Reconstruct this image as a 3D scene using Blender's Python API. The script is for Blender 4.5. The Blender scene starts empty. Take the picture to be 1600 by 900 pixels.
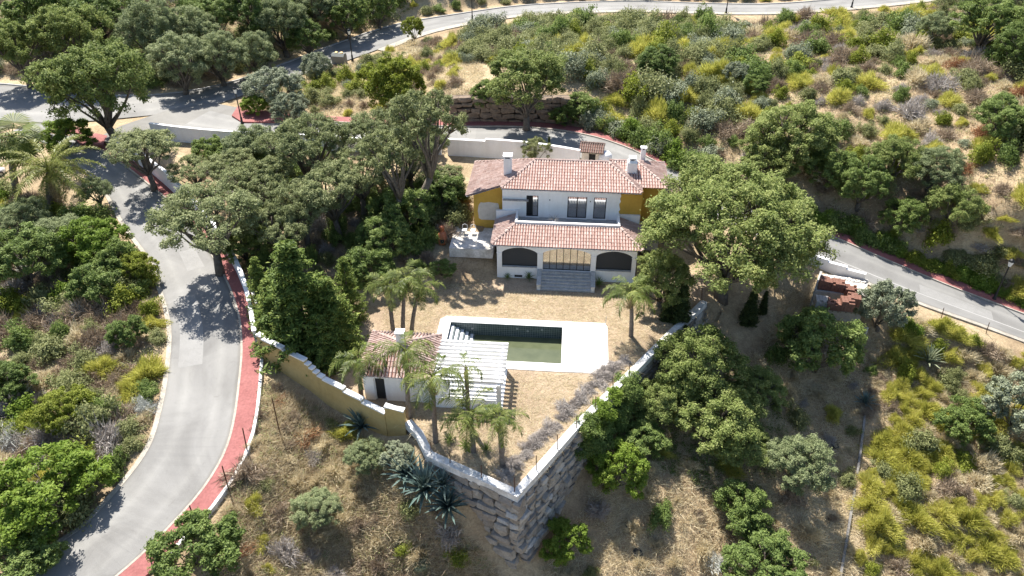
import bpy, bmesh, math, random
import numpy as np
from mathutils import Vector, Matrix
R_ = math.radians
sc = bpy.context.scene
C = sc.collection
random.seed(7)

# ------------------------------------------------------------------ camera, sky, sun, exposure
F, PITCH, H = 1150.0, R_(35), 38.0          # focal length for a 1600 px wide picture, tilt, height above the garden
cam = bpy.data.cameras.new('camera'); camo = bpy.data.objects.new('camera', cam); C.objects.link(camo)
camo.location = (0, 0, H); camo.rotation_euler = (R_(90) - PITCH, 0, 0)
cam.sensor_width = 36.0; cam.lens = 36.0 * F / 1600.0; cam.clip_end = 3000
sc.camera = camo
SUN_AZ, SUN_EL = R_(-27), R_(57)            # sun behind the house, a little to the left
w = bpy.data.worlds.new('World'); sc.world = w; w.use_nodes = True
nt = w.node_tree; bg = nt.nodes['Background']
sky = nt.nodes.new('ShaderNodeTexSky'); sky.sky_type = 'NISHITA'; sky.sun_disc = False
sky.sun_elevation = SUN_EL; sky.sun_rotation = SUN_AZ % (2 * math.pi)
nt.links.new(sky.outputs[0], bg.inputs[0]); bg.inputs[1].default_value = 0.09
sun = bpy.data.lights.new('sun', 'SUN'); suno = bpy.data.objects.new('sun', sun); C.objects.link(suno)
sun.energy = 5.0; sun.angle = R_(0.53); sun.color = (1.0, 0.955, 0.88)
tosun = Vector((math.sin(SUN_AZ) * math.cos(SUN_EL), math.cos(SUN_AZ) * math.cos(SUN_EL), math.sin(SUN_EL)))
suno.rotation_euler = tosun.to_track_quat('Z', 'Y').to_euler(); suno.location = (-40, 90, 80)
sc.view_settings.view_transform = 'Standard'; sc.view_settings.look = 'None'
sc.view_settings.exposure = 1.12; sc.view_settings.gamma = 1.0

# ------------------------------------------------------------------ coordinates
CP, SP = math.cos(PITCH), math.sin(PITCH)
def ray(px, py):
    u = -(py - 450) / F
    return ((px - 800) / F, CP + u * SP, -SP + u * CP)
def at(px, py, z=0.0):
    d = ray(px, py); t = (z - H) / d[2]
    return Vector((d[0] * t, d[1] * t, z))
def project(x, y, z):
    dz = z - H; f = y * CP - dz * SP; u = y * SP + dz * CP
    return 800 + F * x / f, 450 - F * u / f
TH = R_(4.5); O = at(887, 455, 0)             # the house grid: u to the right, v to the back
def wor(u, v, z=0.0):
    return Vector((O.x + u * math.cos(TH) + v * math.sin(TH), O.y - u * math.sin(TH) + v * math.cos(TH), z))
def loc(x, y):
    x, y = x - O.x, y - O.y
    return x * math.cos(TH) - y * math.sin(TH), x * math.sin(TH) + y * math.cos(TH)

# ------------------------------------------------------------------ materials
MATS = {}
def nodes_of(name):
    m = bpy.data.materials.new(name); m.use_nodes = True; n = m.node_tree
    return m, n, n.nodes['Principled BSDF']
def ramp(n, stops):
    r = n.nodes.new('ShaderNodeValToRGB'); e = r.color_ramp.elements
    while len(e) < len(stops): e.new(0.5)
    for i, (p, c) in enumerate(stops): e[i].position = p; e[i].color = (*c, 1)
    return r
def noise(n, scale, detail=4, rough=0.6, coord=None, dist=0.0):
    t = n.nodes.new('ShaderNodeTexNoise'); t.inputs['Scale'].default_value = scale
    t.inputs['Detail'].default_value = detail; t.inputs['Roughness'].default_value = rough; t.inputs['Distortion'].default_value = dist
    if coord: n.links.new(coord, t.inputs['Vector'])
    return t
def mix(n, a, b, fac, mode='MIX'):
    m = n.nodes.new('ShaderNodeMix'); m.data_type = 'RGBA'; m.blend_type = mode
    for sock, v in ((m.inputs[0], fac), (m.inputs[6], a), (m.inputs[7], b)):
        if isinstance(v, (int, float)): sock.default_value = v
        elif isinstance(v, tuple): sock.default_value = (*v, 1)
        else: n.links.new(v, sock)
    return m.outputs[2]
def world_pos(n): return n.nodes.new('ShaderNodeNewGeometry').outputs['Position']
def obj_pos(n): return n.nodes.new('ShaderNodeTexCoord').outputs['Object']
def bump(n, b, h, strength, dist=0.05):
    bp = n.nodes.new('ShaderNodeBump'); bp.inputs['Strength'].default_value = strength; bp.inputs['Distance'].default_value = dist
    n.links.new(h, bp.inputs['Height']); n.links.new(bp.outputs[0], b.inputs['Normal'])
def m_noise(name, c1, c2, scale, rough=0.8, bumpk=0.3, fine=None, spec=0.3, coord='w', k2=0.8):
    m, n, b = nodes_of(name); p = world_pos(n) if coord == 'w' else obj_pos(n)
    t = noise(n, scale, 6, 0.65, p); r = ramp(n, [(0.3, c1), (0.7, c2)]); n.links.new(t.outputs[0], r.inputs[0])
    col = r.outputs[0]
    t2 = noise(n, fine or scale * 9, 3, 0.6, p)
    r2 = ramp(n, [(0.3, (0.72, 0.72, 0.72)), (0.7, (1.12, 1.12, 1.12))]); n.links.new(t2.outputs[0], r2.inputs[0])
    col = mix(n, col, r2.outputs[0], k2, 'MULTIPLY')
    if name in ('white_paint', 'old_white', 'yellow_paint', 'yellow_faded', 'plaster'):
        mp = n.nodes.new('ShaderNodeMapping'); mp.inputs['Scale'].default_value = (2.2, 2.2, 0.28); n.links.new(p, mp.inputs['Vector'])
        ts = noise(n, 1.0, 6, 0.7, mp.outputs[0]); rs = ramp(n, [(0.42, (1, 1, 1)), (0.72, (0.80, 0.78, 0.75))]); n.links.new(ts.outputs[0], rs.inputs[0]); col = mix(n, col, rs.outputs[0], 0.4, 'MULTIPLY')
    n.links.new(col, b.inputs['Base Color']); b.inputs['Roughness'].default_value = rough; b.inputs['Specular IOR Level'].default_value = spec
    if bumpk: bump(n, b, t2.outputs[0], bumpk)
    MATS[name] = m; return m
LEAF_K = dict(oak_leaf=1.1, holm_leaf=1.12, olive_leaf=1.1, green_leaf=1.08, grey_leaf=1.05, conifer_leaf=1.15, broom_leaf=1.22, straw=1.05, straw_brown=1.12, brown_twig=1.15)
def m_leaf(name, dark, mid, light, trans=0.2, rough=0.5, spec=0.35):
    m, n, b = nodes_of(name); g = n.nodes.new('ShaderNodeNewGeometry'); oi = n.nodes.new('ShaderNodeObjectInfo')
    k_ = LEAF_K.get(name, 1.0); dark, mid, light = [tuple(c * k_ for c in q) for q in (dark, mid, light)]
    r = ramp(n, [(0.0, dark), (0.5, mid), (1.0, light)])
    t = noise(n, 0.9, 3, 0.5, g.outputs['Position'])
    a = n.nodes.new('ShaderNodeMath'); a.operation = 'MULTIPLY_ADD'; a.inputs[1].default_value = 0.65
    n.links.new(g.outputs['Random Per Island'], a.inputs[0]); n.links.new(t.outputs[0], a.inputs[2])
    s = n.nodes.new('ShaderNodeMath'); s.operation = 'MULTIPLY_ADD'; s.inputs[1].default_value = 0.3; s.inputs[2].default_value = -0.42
    n.links.new(oi.outputs['Random'], s.inputs[0])
    q = n.nodes.new('ShaderNodeMath'); q.operation = 'ADD'; n.links.new(a.outputs[0], q.inputs[0]); n.links.new(s.outputs[0], q.inputs[1])
    n.links.new(q.outputs[0], r.inputs[0]); n.links.new(r.outputs[0], b.inputs['Base Color'])
    b.inputs['Roughness'].default_value = rough; b.inputs['Specular IOR Level'].default_value = spec
    tr = n.nodes.new('ShaderNodeBsdfTranslucent'); n.links.new(r.outputs[0], tr.inputs[0])
    mx = n.nodes.new('ShaderNodeMixShader'); mx.inputs[0].default_value = trans
    n.links.new(b.outputs[0], mx.inputs[1]); n.links.new(tr.outputs[0], mx.inputs[2])
    n.links.new(mx.outputs[0], n.nodes['Material Output'].inputs[0])
    MATS[name] = m; return m
def m_plain(name, col, rough=0.6, metal=0.0, spec=0.4):
    m, n, b = nodes_of(name); b.inputs['Base Color'].default_value = (*col, 1)
    b.inputs['Roughness'].default_value = rough; b.inputs['Metallic'].default_value = metal; b.inputs['Specular IOR Level'].default_value = spec
    MATS[name] = m; return m

m_leaf('oak_leaf', (0.085, 0.118, 0.032), (0.19, 0.24, 0.068), (0.36, 0.39, 0.145), 0.4, 0.6, 0.15)
m_leaf('holm_leaf', (0.085, 0.108, 0.044), (0.19, 0.22, 0.094), (0.38, 0.40, 0.205), 0.36, 0.6, 0.15)
m_leaf('olive_leaf', (0.105, 0.135, 0.058), (0.22, 0.26, 0.125), (0.38, 0.41, 0.225), 0.36, 0.6, 0.15)
m_leaf('grey_leaf', (0.13, 0.155, 0.09), (0.23, 0.26, 0.165), (0.36, 0.385, 0.265), 0.22, 0.6, 0.18)
m_leaf('lime_leaf', (0.12, 0.155, 0.02), (0.23, 0.27, 0.035), (0.36, 0.385, 0.08), 0.38, 0.6, 0.18)
m_leaf('bright_leaf', (0.09, 0.145, 0.018), (0.185, 0.275, 0.038), (0.32, 0.4, 0.08), 0.42, 0.6, 0.18)
m_leaf('green_leaf', (0.07, 0.108, 0.028), (0.15, 0.212, 0.055), (0.28, 0.34, 0.105), 0.38, 0.55, 0.18)
m_leaf('conifer_leaf', (0.05, 0.085, 0.018), (0.13, 0.185, 0.04), (0.30, 0.345, 0.085), 0.3, 0.6, 0.18)
m_leaf('cypress_leaf', (0.022, 0.036, 0.012), (0.05, 0.07, 0.02), (0.10, 0.12, 0.035), 0.15, 0.6, 0.15)
m_leaf('broom_leaf', (0.24, 0.25, 0.05), (0.40, 0.39, 0.085), (0.55, 0.51, 0.17), 0.42, 0.7, 0.1)
m_leaf('scrub_leaf', (0.125, 0.145, 0.055), (0.235, 0.255, 0.105), (0.38, 0.39, 0.19), 0.36, 0.65, 0.15)
m_leaf('brown_twig', (0.16, 0.12, 0.085), (0.28, 0.215, 0.155), (0.42, 0.345, 0.26), 0.2, 0.85, 0.1)
m_leaf('grey_twig', (0.24, 0.21, 0.19), (0.39, 0.35, 0.32), (0.54, 0.50, 0.46), 0.2, 0.85, 0.1)
m_leaf('silver_twig', (0.36, 0.37, 0.34), (0.54, 0.55, 0.51), (0.72, 0.72, 0.68), 0.2, 0.85, 0.1)
m_leaf('rust_twig', (0.18, 0.085, 0.045), (0.32, 0.16, 0.085), (0.44, 0.26, 0.14), 0.2, 0.85, 0.1)
m_leaf('straw', (0.42, 0.345, 0.215), (0.58, 0.50, 0.335), (0.74, 0.665, 0.48), 0.4, 0.8, 0.1)
m_leaf('straw_brown', (0.27, 0.20, 0.14), (0.43, 0.335, 0.24), (0.58, 0.475, 0.36), 0.35, 0.85, 0.1)
m_leaf('palm_leaf', (0.05, 0.08, 0.015), (0.125, 0.165, 0.033), (0.25, 0.275, 0.075), 0.35, 0.5, 0.25)
m_leaf('date_leaf', (0.08, 0.115, 0.015), (0.20, 0.225, 0.04), (0.36, 0.36, 0.11), 0.35, 0.45, 0.3)
m_leaf('palm_dry', (0.25, 0.18, 0.09), (0.40, 0.31, 0.165), (0.55, 0.46, 0.28), 0.3, 0.8, 0.1)
m_leaf('agave_leaf', (0.06, 0.10, 0.085), (0.11, 0.165, 0.145), (0.19, 0.24, 0.215), 0.08, 0.4, 0.45)
m_noise('bark', (0.085, 0.07, 0.056), (0.2, 0.17, 0.14), 3.0, 0.9, 0.6, 14)
m_noise('palm_bark', (0.13, 0.105, 0.085), (0.25, 0.21, 0.18), 4.0, 0.9, 0.5, 16)
m_noise('white_paint', (0.80, 0.80, 0.795), (0.86, 0.86, 0.855), 0.7, 0.75, 0.05, 5, k2=0.12)
m_noise('old_white', (0.46, 0.45, 0.43), (0.80, 0.80, 0.79), 1.6, 0.8, 0.12, 7, k2=0.4)
m_noise('deck_white', (0.74, 0.73, 0.70), (0.82, 0.81, 0.79), 0.5, 0.8, 0.1, 4, k2=0.2)
m_noise('yellow_paint', (0.48, 0.29, 0.05), (0.57, 0.36, 0.07), 0.8, 0.8, 0.08, 5, k2=0.2)
m_noise('yellow_faded', (0.46, 0.33, 0.13), (0.56, 0.42, 0.19), 0.5, 0.85, 0.1, 4, k2=0.25)
m_noise('plaster', (0.52, 0.47, 0.40), (0.66, 0.61, 0.54), 1.2, 0.9, 0.1, 6, k2=0.25)
m_noise('concrete', (0.30, 0.29, 0.28), (0.44, 0.43, 0.41), 1.5, 0.9, 0.2, 8)
m_noise('old_concrete', (0.16, 0.15, 0.14), (0.30, 0.285, 0.265), 1.5, 0.9, 0.3, 8)
m_noise('slab_white', (0.42, 0.38, 0.33), (0.80, 0.77, 0.73), 1.1, 0.9, 0.2, 6)
m_noise('step_stone', (0.34, 0.34, 0.34), (0.52, 0.52, 0.51), 2.2, 0.85, 0.2, 9)
m_noise('grey_floor', (0.30, 0.30, 0.30), (0.38, 0.38, 0.38), 2.0, 0.8, 0.1)
m_noise('rock_a', (0.24, 0.215, 0.185), (0.42, 0.385, 0.335), 1.6, 0.9, 0.6, 7)
m_noise('rock_b', (0.18, 0.16, 0.14), (0.34, 0.305, 0.265), 1.6, 0.9, 0.6, 7)
m_noise('rock_c', (0.36, 0.34, 0.31), (0.52, 0.495, 0.455), 1.6, 0.9, 0.6, 7)
m_noise('rock_warm', (0.15, 0.11, 0.08), (0.28, 0.215, 0.16), 1.6, 0.9, 0.6, 7)
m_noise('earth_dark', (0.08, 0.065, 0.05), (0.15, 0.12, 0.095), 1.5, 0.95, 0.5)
m_noise('rust', (0.07, 0.035, 0.022), (0.14, 0.07, 0.04), 6, 0.85, 0.2)
m_noise('terracotta', (0.42, 0.13, 0.06), (0.55, 0.2, 0.1), 3, 0.8, 0.2)
m_noise('brick_red', (0.15, 0.07, 0.05), (0.25, 0.125, 0.09), 2.5, 0.85, 0.3)
m_noise('brick_grey', (0.3, 0.27, 0.25), (0.42, 0.39, 0.36), 2.5, 0.85, 0.3)
m_noise('timber', (0.16, 0.12, 0.085), (0.29, 0.23, 0.17), 3, 0.85, 0.3)
m_noise('kerb_stone', (0.30, 0.27, 0.225), (0.46, 0.42, 0.36), 1.4, 0.85, 0.2, 6)
m_noise('red_paving', (0.25, 0.088, 0.082), (0.34, 0.135, 0.125), 0.7, 0.85, 0.2, 6)
m_plain('dark_frame', (0.018, 0.02, 0.022), 0.4); m_plain('black_metal', (0.02, 0.02, 0.02), 0.45, 0.3)
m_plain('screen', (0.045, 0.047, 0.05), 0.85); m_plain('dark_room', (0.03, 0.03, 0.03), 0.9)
m_plain('mirror_glass', (0.54, 0.55, 0.56), 0.03, 0.88, 0.6); m_plain('lamp_glass', (0.75, 0.75, 0.72), 0.25)
m_plain('bin_grey', (0.16, 0.17, 0.155), 0.5); m_plain('bin_yellow', (0.55, 0.33, 0.03), 0.5)
m_plain('car_white', (0.78, 0.78, 0.78), 0.25, 0, 0.6); m_plain('car_glass', (0.03, 0.035, 0.04), 0.08, 0, 0.6); m_plain('rubber', (0.02, 0.02, 0.02), 0.8)
m_plain('galvanised', (0.35, 0.36, 0.36), 0.5, 0.3)
m_plain('blue_plastic', (0.05, 0.12, 0.3), 0.5); m_plain('line_paint', (0.44, 0.43, 0.415), 0.8)

def mat_tiles():
    m, n, b = nodes_of('roof_tile'); g = n.nodes.new('ShaderNodeNewGeometry')
    r = ramp(n, [(0.0, (0.375, 0.255, 0.215)), (0.3, (0.42, 0.30, 0.26)), (0.7, (0.45, 0.33, 0.29)), (1.0, (0.50, 0.39, 0.345))])
    n.links.new(g.outputs['Random Per Island'], r.inputs[0])
    t = noise(n, 1.1, 5, 0.65, g.outputs['Position']); r2 = ramp(n, [(0.32, (0.62, 0.58, 0.56)), (0.5, (0.97, 0.97, 0.97)), (0.68, (1.12, 1.1, 1.08))]); n.links.new(t.outputs[0], r2.inputs[0])
    c = mix(n, r.outputs[0], r2.outputs[0], 0.55, 'MULTIPLY')
    n.links.new(c, b.inputs['Base Color']); b.inputs['Roughness'].default_value = 0.85; MATS['roof_tile'] = m
mat_tiles()
m_noise('tile_pan', (0.20, 0.09, 0.07), (0.29, 0.145, 0.115), 2.5, 0.9, 0.2)  # pans darker than the barrel tiles: groove shade deepened by colour

def mat_asphalt():
    m, n, b = nodes_of('asphalt'); p = world_pos(n)
    t = noise(n, 0.16, 6, 0.65, p, 0.8); r = ramp(n, [(0.28, (0.165, 0.16, 0.152)), (0.5, (0.225, 0.22, 0.21)), (0.74, (0.275, 0.268, 0.256))]); n.links.new(t.outputs[0], r.inputs[0])
    t2 = noise(n, 24, 4, 0.75, p); r2 = ramp(n, [(0.3, (0.84, 0.84, 0.84)), (0.7, (1.12, 1.12, 1.12))]); n.links.new(t2.outputs[0], r2.inputs[0])
    c = mix(n, r.outputs[0], r2.outputs[0], 0.9, 'MULTIPLY')
    at_ = n.nodes.new('ShaderNodeAttribute'); at_.attribute_name = 'across'
    w1 = n.nodes.new('ShaderNodeMath'); w1.operation = 'MULTIPLY_ADD'; w1.inputs[1].default_value = 0.05; tw = noise(n, 0.5, 2, 0.5, p); n.links.new(tw.outputs[0], w1.inputs[0]); n.links.new(at_.outputs['Fac'], w1.inputs[2])
    tr = ramp(n, [(0.0, (0.80, 0.78, 0.74)), (0.07, (1, 1, 1)), (0.2, (0.97, 0.97, 0.97)), (0.3, (1.13, 1.13, 1.12)), (0.4, (0.98, 0.98, 0.98)), (0.52, (0.94, 0.94, 0.94)), (0.64, (0.98, 0.98, 0.98)), (0.74, (1.12, 1.12, 1.11)), (0.84, (0.97, 0.97, 0.97)), (0.97, (1, 1, 1)), (1.0, (0.82, 0.8, 0.77))]); n.links.new(w1.outputs[0], tr.inputs[0])
    c = mix(n, c, tr.outputs[0], 0.9, 'MULTIPLY')
    pt = n.nodes.new('ShaderNodeTexVoronoi'); pt.inputs['Scale'].default_value = 0.1; pt.distance = 'CHEBYCHEV'; n.links.new(p, pt.inputs['Vector'])
    pr = ramp(n, [(0.0, (0.9, 0.9, 0.9)), (0.5, (1, 1, 1)), (1.0, (1.08, 1.08, 1.07))]); n.links.new(pt.outputs['Color'], pr.inputs[0]); c = mix(n, c, pr.outputs[0], 0.8, 'MULTIPLY')
    st_ = noise(n, 1.3, 5, 0.7, p, 1.0); sr = ramp(n, [(0.62, (1, 1, 1)), (0.72, (0.8, 0.79, 0.78))]); n.links.new(st_.outputs[0], sr.inputs[0]); c = mix(n, c, sr.outputs[0], 0.7, 'MULTIPLY')
    n.links.new(c, b.inputs['Base Color']); b.inputs['Roughness'].default_value = 0.85; b.inputs['Specular IOR Level'].default_value = 0.25
    bump(n, b, t2.outputs[0], 0.15, 0.02); MATS['asphalt'] = m
mat_asphalt()
def mat_soil(name, pale, tan, brown, scrubby):
    m, n, b = nodes_of(name); p = world_pos(n)
    t = noise(n, 0.14, 6, 0.65, p, 0.4); r = ramp(n, [(0.30, brown), (0.5, tan), (0.70, pale)]); n.links.new(t.outputs[0], r.inputs[0])
    t2 = noise(n, 1.7, 6, 0.75, p, 0.5); r2 = ramp(n, [(0.28, (0.55, 0.52, 0.48)), (0.52, (0.95, 0.95, 0.95)), (0.75, (1.2, 1.18, 1.12))]); n.links.new(t2.outputs[0], r2.inputs[0])
    c = mix(n, r.outputs[0], r2.outputs[0], scrubby, 'MULTIPLY')
    t3 = noise(n, 7, 8, 0.85, p); r3 = ramp(n, [(0.34, (0.5, 0.47, 0.43)), (0.5, (0.92, 0.91, 0.9)), (0.66, (1.28, 1.26, 1.22))]); n.links.new(t3.outputs[0], r3.inputs[0])
    c = mix(n, c, r3.outputs[0], 0.8, 'MULTIPLY')
    n.links.new(c, b.inputs['Base Color']); b.inputs['Roughness'].default_value = 0.95; b.inputs['Specular IOR Level'].default_value = 0.1
    bump(n, b, t3.outputs[0], 0.8, 0.12); MATS[name] = m
mat_soil('hill_soil', (0.56, 0.46, 0.305), (0.45, 0.35, 0.225), (0.29, 0.21, 0.135), 0.8)
mat_soil('garden_soil', (0.49, 0.39, 0.285), (0.43, 0.335, 0.24), (0.32, 0.24, 0.17), 0.65)
def mat_pooltile():
    m, n, b = nodes_of('pool_tile'); p = obj_pos(n)
    sx = n.nodes.new('ShaderNodeSeparateXYZ'); n.links.new(p, sx.inputs[0])
    ad = n.nodes.new('ShaderNodeMath'); ad.operation = 'ADD'; n.links.new(sx.outputs[0], ad.inputs[0]); n.links.new(sx.outputs[1], ad.inputs[1])
    cb = n.nodes.new('ShaderNodeCombineXYZ'); n.links.new(ad.outputs[0], cb.inputs[0]); n.links.new(sx.outputs[2], cb.inputs[1])
    br = n.nodes.new('ShaderNodeTexBrick'); br.offset = 0.0; br.inputs['Scale'].default_value = 1.0
    br.inputs['Brick Width'].default_value = 0.2; br.inputs['Row Height'].default_value = 0.2; br.inputs['Mortar Size'].default_value = 0.012
    br.inputs['Color1'].default_value = (0.03, 0.05, 0.055, 1); br.inputs['Color2'].default_value = (0.06, 0.085, 0.09, 1); br.inputs['Mortar'].default_value = (0.22, 0.27, 0.27, 1)
    n.links.new(cb.outputs[0], br.inputs['Vector']); n.links.new(br.outputs[0], b.inputs['Base Color']); b.inputs['Roughness'].default_value = 0.35; MATS['pool_tile'] = m
mat_pooltile()
def mat_water():
    m, n, b = nodes_of('murky_water'); p = world_pos(n)
    t = noise(n, 0.5, 5, 0.6, p); r = ramp(n, [(0.35, (0.075, 0.088, 0.048)), (0.65, (0.115, 0.128, 0.072))]); n.links.new(t.outputs[0], r.inputs[0])
    t2 = noise(n, 3.2, 6, 0.8, p); r2 = ramp(n, [(0.66, (0, 0, 0)), (0.72, (1, 1, 1))]); n.links.new(t2.outputs[0], r2.inputs[0])
    n.links.new(mix(n, r.outputs[0], (0.16, 0.17, 0.08), r2.outputs[0]), b.inputs['Base Color'])
    b.inputs['Roughness'].default_value = 0.12; t3 = noise(n, 5, 2, 0.5, p); bump(n, b, t3.outputs[0], 0.05, 0.02); MATS['murky_water'] = m
mat_water()

# ------------------------------------------------------------------ mesh helpers
def mesh_np(name, v, f, mat, smooth=False):
    """v (N,3), f (M,k) arrays -> mesh"""
    v = np.asarray(v, np.float32); f = np.asarray(f, np.int32); k = f.shape[1]
    me = bpy.data.meshes.new(name); me.vertices.add(len(v)); me.vertices.foreach_set('co', v.ravel())
    me.loops.add(f.size); me.loops.foreach_set('vertex_index', f.ravel())
    me.polygons.add(len(f)); me.polygons.foreach_set('loop_start', np.arange(0, f.size, k, dtype=np.int32))
    me.polygons.foreach_set('loop_total', np.full(len(f), k, np.int32))
    if smooth: me.polygons.foreach_set('use_smooth', np.ones(len(f), bool))
    me.update(calc_edges=True)
    if mat: me.materials.append(MATS[mat])
    return me
class MB:
    def __init__(s): s.v = []; s.f = []
    def add(s, vs, fs):
        k = len(s.v); s.v += [tuple(p) for p in vs]; s.f += [tuple(i + k for i in q) for q in fs]; return s
    def box(s, a, b):
        (x0, y0, z0), (x1, y1, z1) = a, b
        return s.add([(x0, y0, z0), (x1, y0, z0), (x1, y1, z0), (x0, y1, z0), (x0, y0, z1), (x1, y0, z1), (x1, y1, z1), (x0, y1, z1)],
                     [(0, 3, 2, 1), (4, 5, 6, 7), (0, 1, 5, 4), (1, 2, 6, 5), (2, 3, 7, 6), (3, 0, 4, 7)])
    def prism(s, poly, z0, z1):
        n = len(poly)
        a = sum(poly[i][0] * poly[(i + 1) % n][1] - poly[(i + 1) % n][0] * poly[i][1] for i in range(n))
        if a < 0: poly = poly[::-1]
        vs = [(*p[:2], z0) for p in poly] + [(*p[:2], z1) for p in poly]
        return s.add(vs, [tuple(range(n))[::-1], tuple(range(n, 2 * n))] + [(i, (i + 1) % n, (i + 1) % n + n, i + n) for i in range(n)])
    def hexa(s, p):  # eight corners, bottom then top
        return s.add(p, [(0, 3, 2, 1), (4, 5, 6, 7), (0, 1, 5, 4), (1, 2, 6, 5), (2, 3, 7, 6), (3, 0, 4, 7)])
    def tube(s, pts, rad, n=6, cap=True):
        pts = [Vector(p) for p in pts]; k = len(s.v)
        for i, p in enumerate(pts):
            d = (pts[min(i + 1, len(pts) - 1)] - pts[max(i - 1, 0)]).normalized()
            a = d.cross(Vector((0.31, 0.95, 0.05)));  a = a.normalized() if a.length > 1e-3 else Vector((1, 0, 0)); b = d.cross(a)
            for j in range(n):
                t = 2 * math.pi * j / n; s.v.append(tuple(p + (a * math.cos(t) + b * math.sin(t)) * rad[i]))
        for i in range(len(pts) - 1):
            for j in range(n):
                j2 = (j + 1) % n; s.f.append((k + i * n + j, k + i * n + j2, k + (i + 1) * n + j2, k + (i + 1) * n + j))
        if cap: s.f.append(tuple(k + j for j in range(n))[::-1]); s.f.append(tuple(k + (len(pts) - 1) * n + j for j in range(n)))
        return s
    def lathe(s, prof, n=12, c=(0, 0)):
        k = len(s.v)
        for r, z in prof:
            for j in range(n):
                t = 2 * math.pi * j / n; s.v.append((c[0] + r * math.cos(t), c[1] + r * math.sin(t), z))
        for i in range(len(prof) - 1):
            for j in range(n):
                j2 = (j + 1) % n; s.f.append((k + i * n + j, k + i * n + j2, k + (i + 1) * n + j2, k + (i + 1) * n + j))
        s.f.append(tuple(k + j for j in range(n))[::-1]); s.f.append(tuple(k + (len(prof) - 1) * n + j for j in range(n)))
        return s
    def mesh(s, name, mat, smooth=False):
        me = bpy.data.meshes.new(name); me.from_pydata(s.v, [], s.f)
        if mat: me.materials.append(MATS[mat])
        if smooth: me.polygons.foreach_set('use_smooth', [True] * len(me.polygons))
        me.update(); return me
    def build(s, name, mat, parent=None, smooth=False):
        return link(name, s.mesh(name, mat, smooth), parent)
def link(name, me, parent=None):
    o = bpy.data.objects.new(name, me); C.objects.link(o); o.parent = parent; return o
def tag(o, label, cat, group=None, kind=None):
    if label: o['label'] = label
    if cat: o['category'] = cat
    if group: o['group'] = group
    if kind: o['kind'] = kind
    return o
def thing(name, label, cat, p=(0, 0, 0), rz=0.0, group=None):
    o = bpy.data.objects.new(name, None); C.objects.link(o); o.location = p; o.rotation_euler = (0, 0, rz); o.empty_display_size = 0.1
    return tag(o, label, cat, group, 'thing')
def struct(o): o['kind'] = 'structure'; return o
def stuff(o): o['kind'] = 'stuff'; return o
def copy_tree(o, parent=None):
    c = o.copy(); C.objects.link(c); c.parent = parent
    for ch in [x for x in bpy.data.objects if x.parent == o]: copy_tree(ch, c)
    return c
def resample(pts, n):
    p = np.array([tuple(q) for q in pts], float); d = np.r_[0, np.cumsum(np.linalg.norm(np.diff(p[:, :2], axis=0), axis=1))]
    t = np.linspace(0, d[-1], n); out = np.stack([np.interp(t, d, p[:, i]) for i in range(p.shape[1])], 1)
    for _ in range(2): out[1:-1] = 0.25 * out[:-2] + 0.5 * out[1:-1] + 0.25 * out[2:]
    return out

# ------------------------------------------------------------------ roads: edge lines on the ground with their heights
def edge(pts): return [at(x, y, z) for x, y, z in pts]
A_right = edge([(60, 1010, -2.2), (130, 950, -1.9), (191, 899, -1.6), (225, 869, -1.4), (282, 806, -1.0), (307, 780, -0.9), (337, 735, -0.6), (355, 697, -0.4), (366, 650, -0.2), (372, 600, 0.0), (377, 550, 0.2), (374, 500, 0.5), (362, 460, 0.8), (350, 432, 1.0), (335, 408, 1.2), (310, 365, 1.6), (287, 332, 2.0), (235, 290, 2.5), (200, 262, 2.8), (165, 240, 3.0), (118, 213, 3.2), (60, 188, 3.3)])
A_left = edge([(-110, 960, -2.2), (-50, 930, -1.9), (0, 897, -1.6), (60, 865, -1.4), (135, 815, -1.0), (187, 762, -0.8), (222, 720, -0.6), (240, 690, -0.4), (250, 655, -0.2), (260, 610, 0.0), (268, 550, 0.2), (269, 515, 0.5), (262, 480, 0.7), (250, 445, 1.0), (240, 410, 1.2), (220, 385, 1.5), (200, 360, 1.7), (180, 325, 2.0), (160, 287, 2.4), (128, 258, 2.8), (80, 228, 3.0), (20, 205, 3.2)])
B_near = edge([(-320, 196, 3.4), (-150, 192, 3.4), (0, 186, 3.3), (60, 198, 3.3), (118, 213, 3.2), (190, 206, 3.3), (260, 196, 3.4), (330, 172, 3.4), (385, 146, 3.4), (450, 122, 3.4), (522, 101, 3.4), (551, 94, 3.5), (600, 72, 3.8), (637, 57, 4.1), (660, 49, 4.3), (725, 35, 4.7), (800, 23, 5.0), (900, 17, 5.3), (1000, 15, 5.6), (1100, 19, 6.0), (1200, 20, 6.4), (1300, 14, 6.8), (1430, 1, 7.4), (1560, -18, 8), (1750, -46, 9)])
B_far = edge([(-320, 130, 3.4), (-150, 130, 3.4), (0, 131, 3.3), (60, 138, 3.3), (130, 147, 3.3), (190, 152, 3.3), (250, 150, 3.4), (310, 142, 3.4), (370, 128, 3.4), (425, 108, 3.4), (482, 86, 3.4), (540, 65, 3.5), (590, 48, 3.8), (625, 37, 4.1), (650, 33, 4.3), (720, 22, 4.7), (800, 10, 5.0), (900, 4, 5.3), (1000, 2, 5.6), (1100, 6, 6.0), (1200, 8, 6.4), (1300, 1, 6.8), (1430, -13, 7.4), (1560, -32, 8), (1750, -60, 9)])
C_far = edge([(330, 172, 3.4), (375, 183, 3.5), (430, 187, 3.6), (560, 193, 3.8), (720, 199, 4.0), (800, 198, 4.0), (870, 203, 4.0), (930, 214, 4.0), (985, 233, 3.8), (1040, 262, 3.3), (1120, 300, 2.5), (1220, 340, 1.5), (1307, 372, 0.6), (1400, 410, -0.5), (1502, 450, -1.7), (1600, 487, -2.8), (1780, 552, -4.6), (1990, 625, -6.4)])
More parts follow.
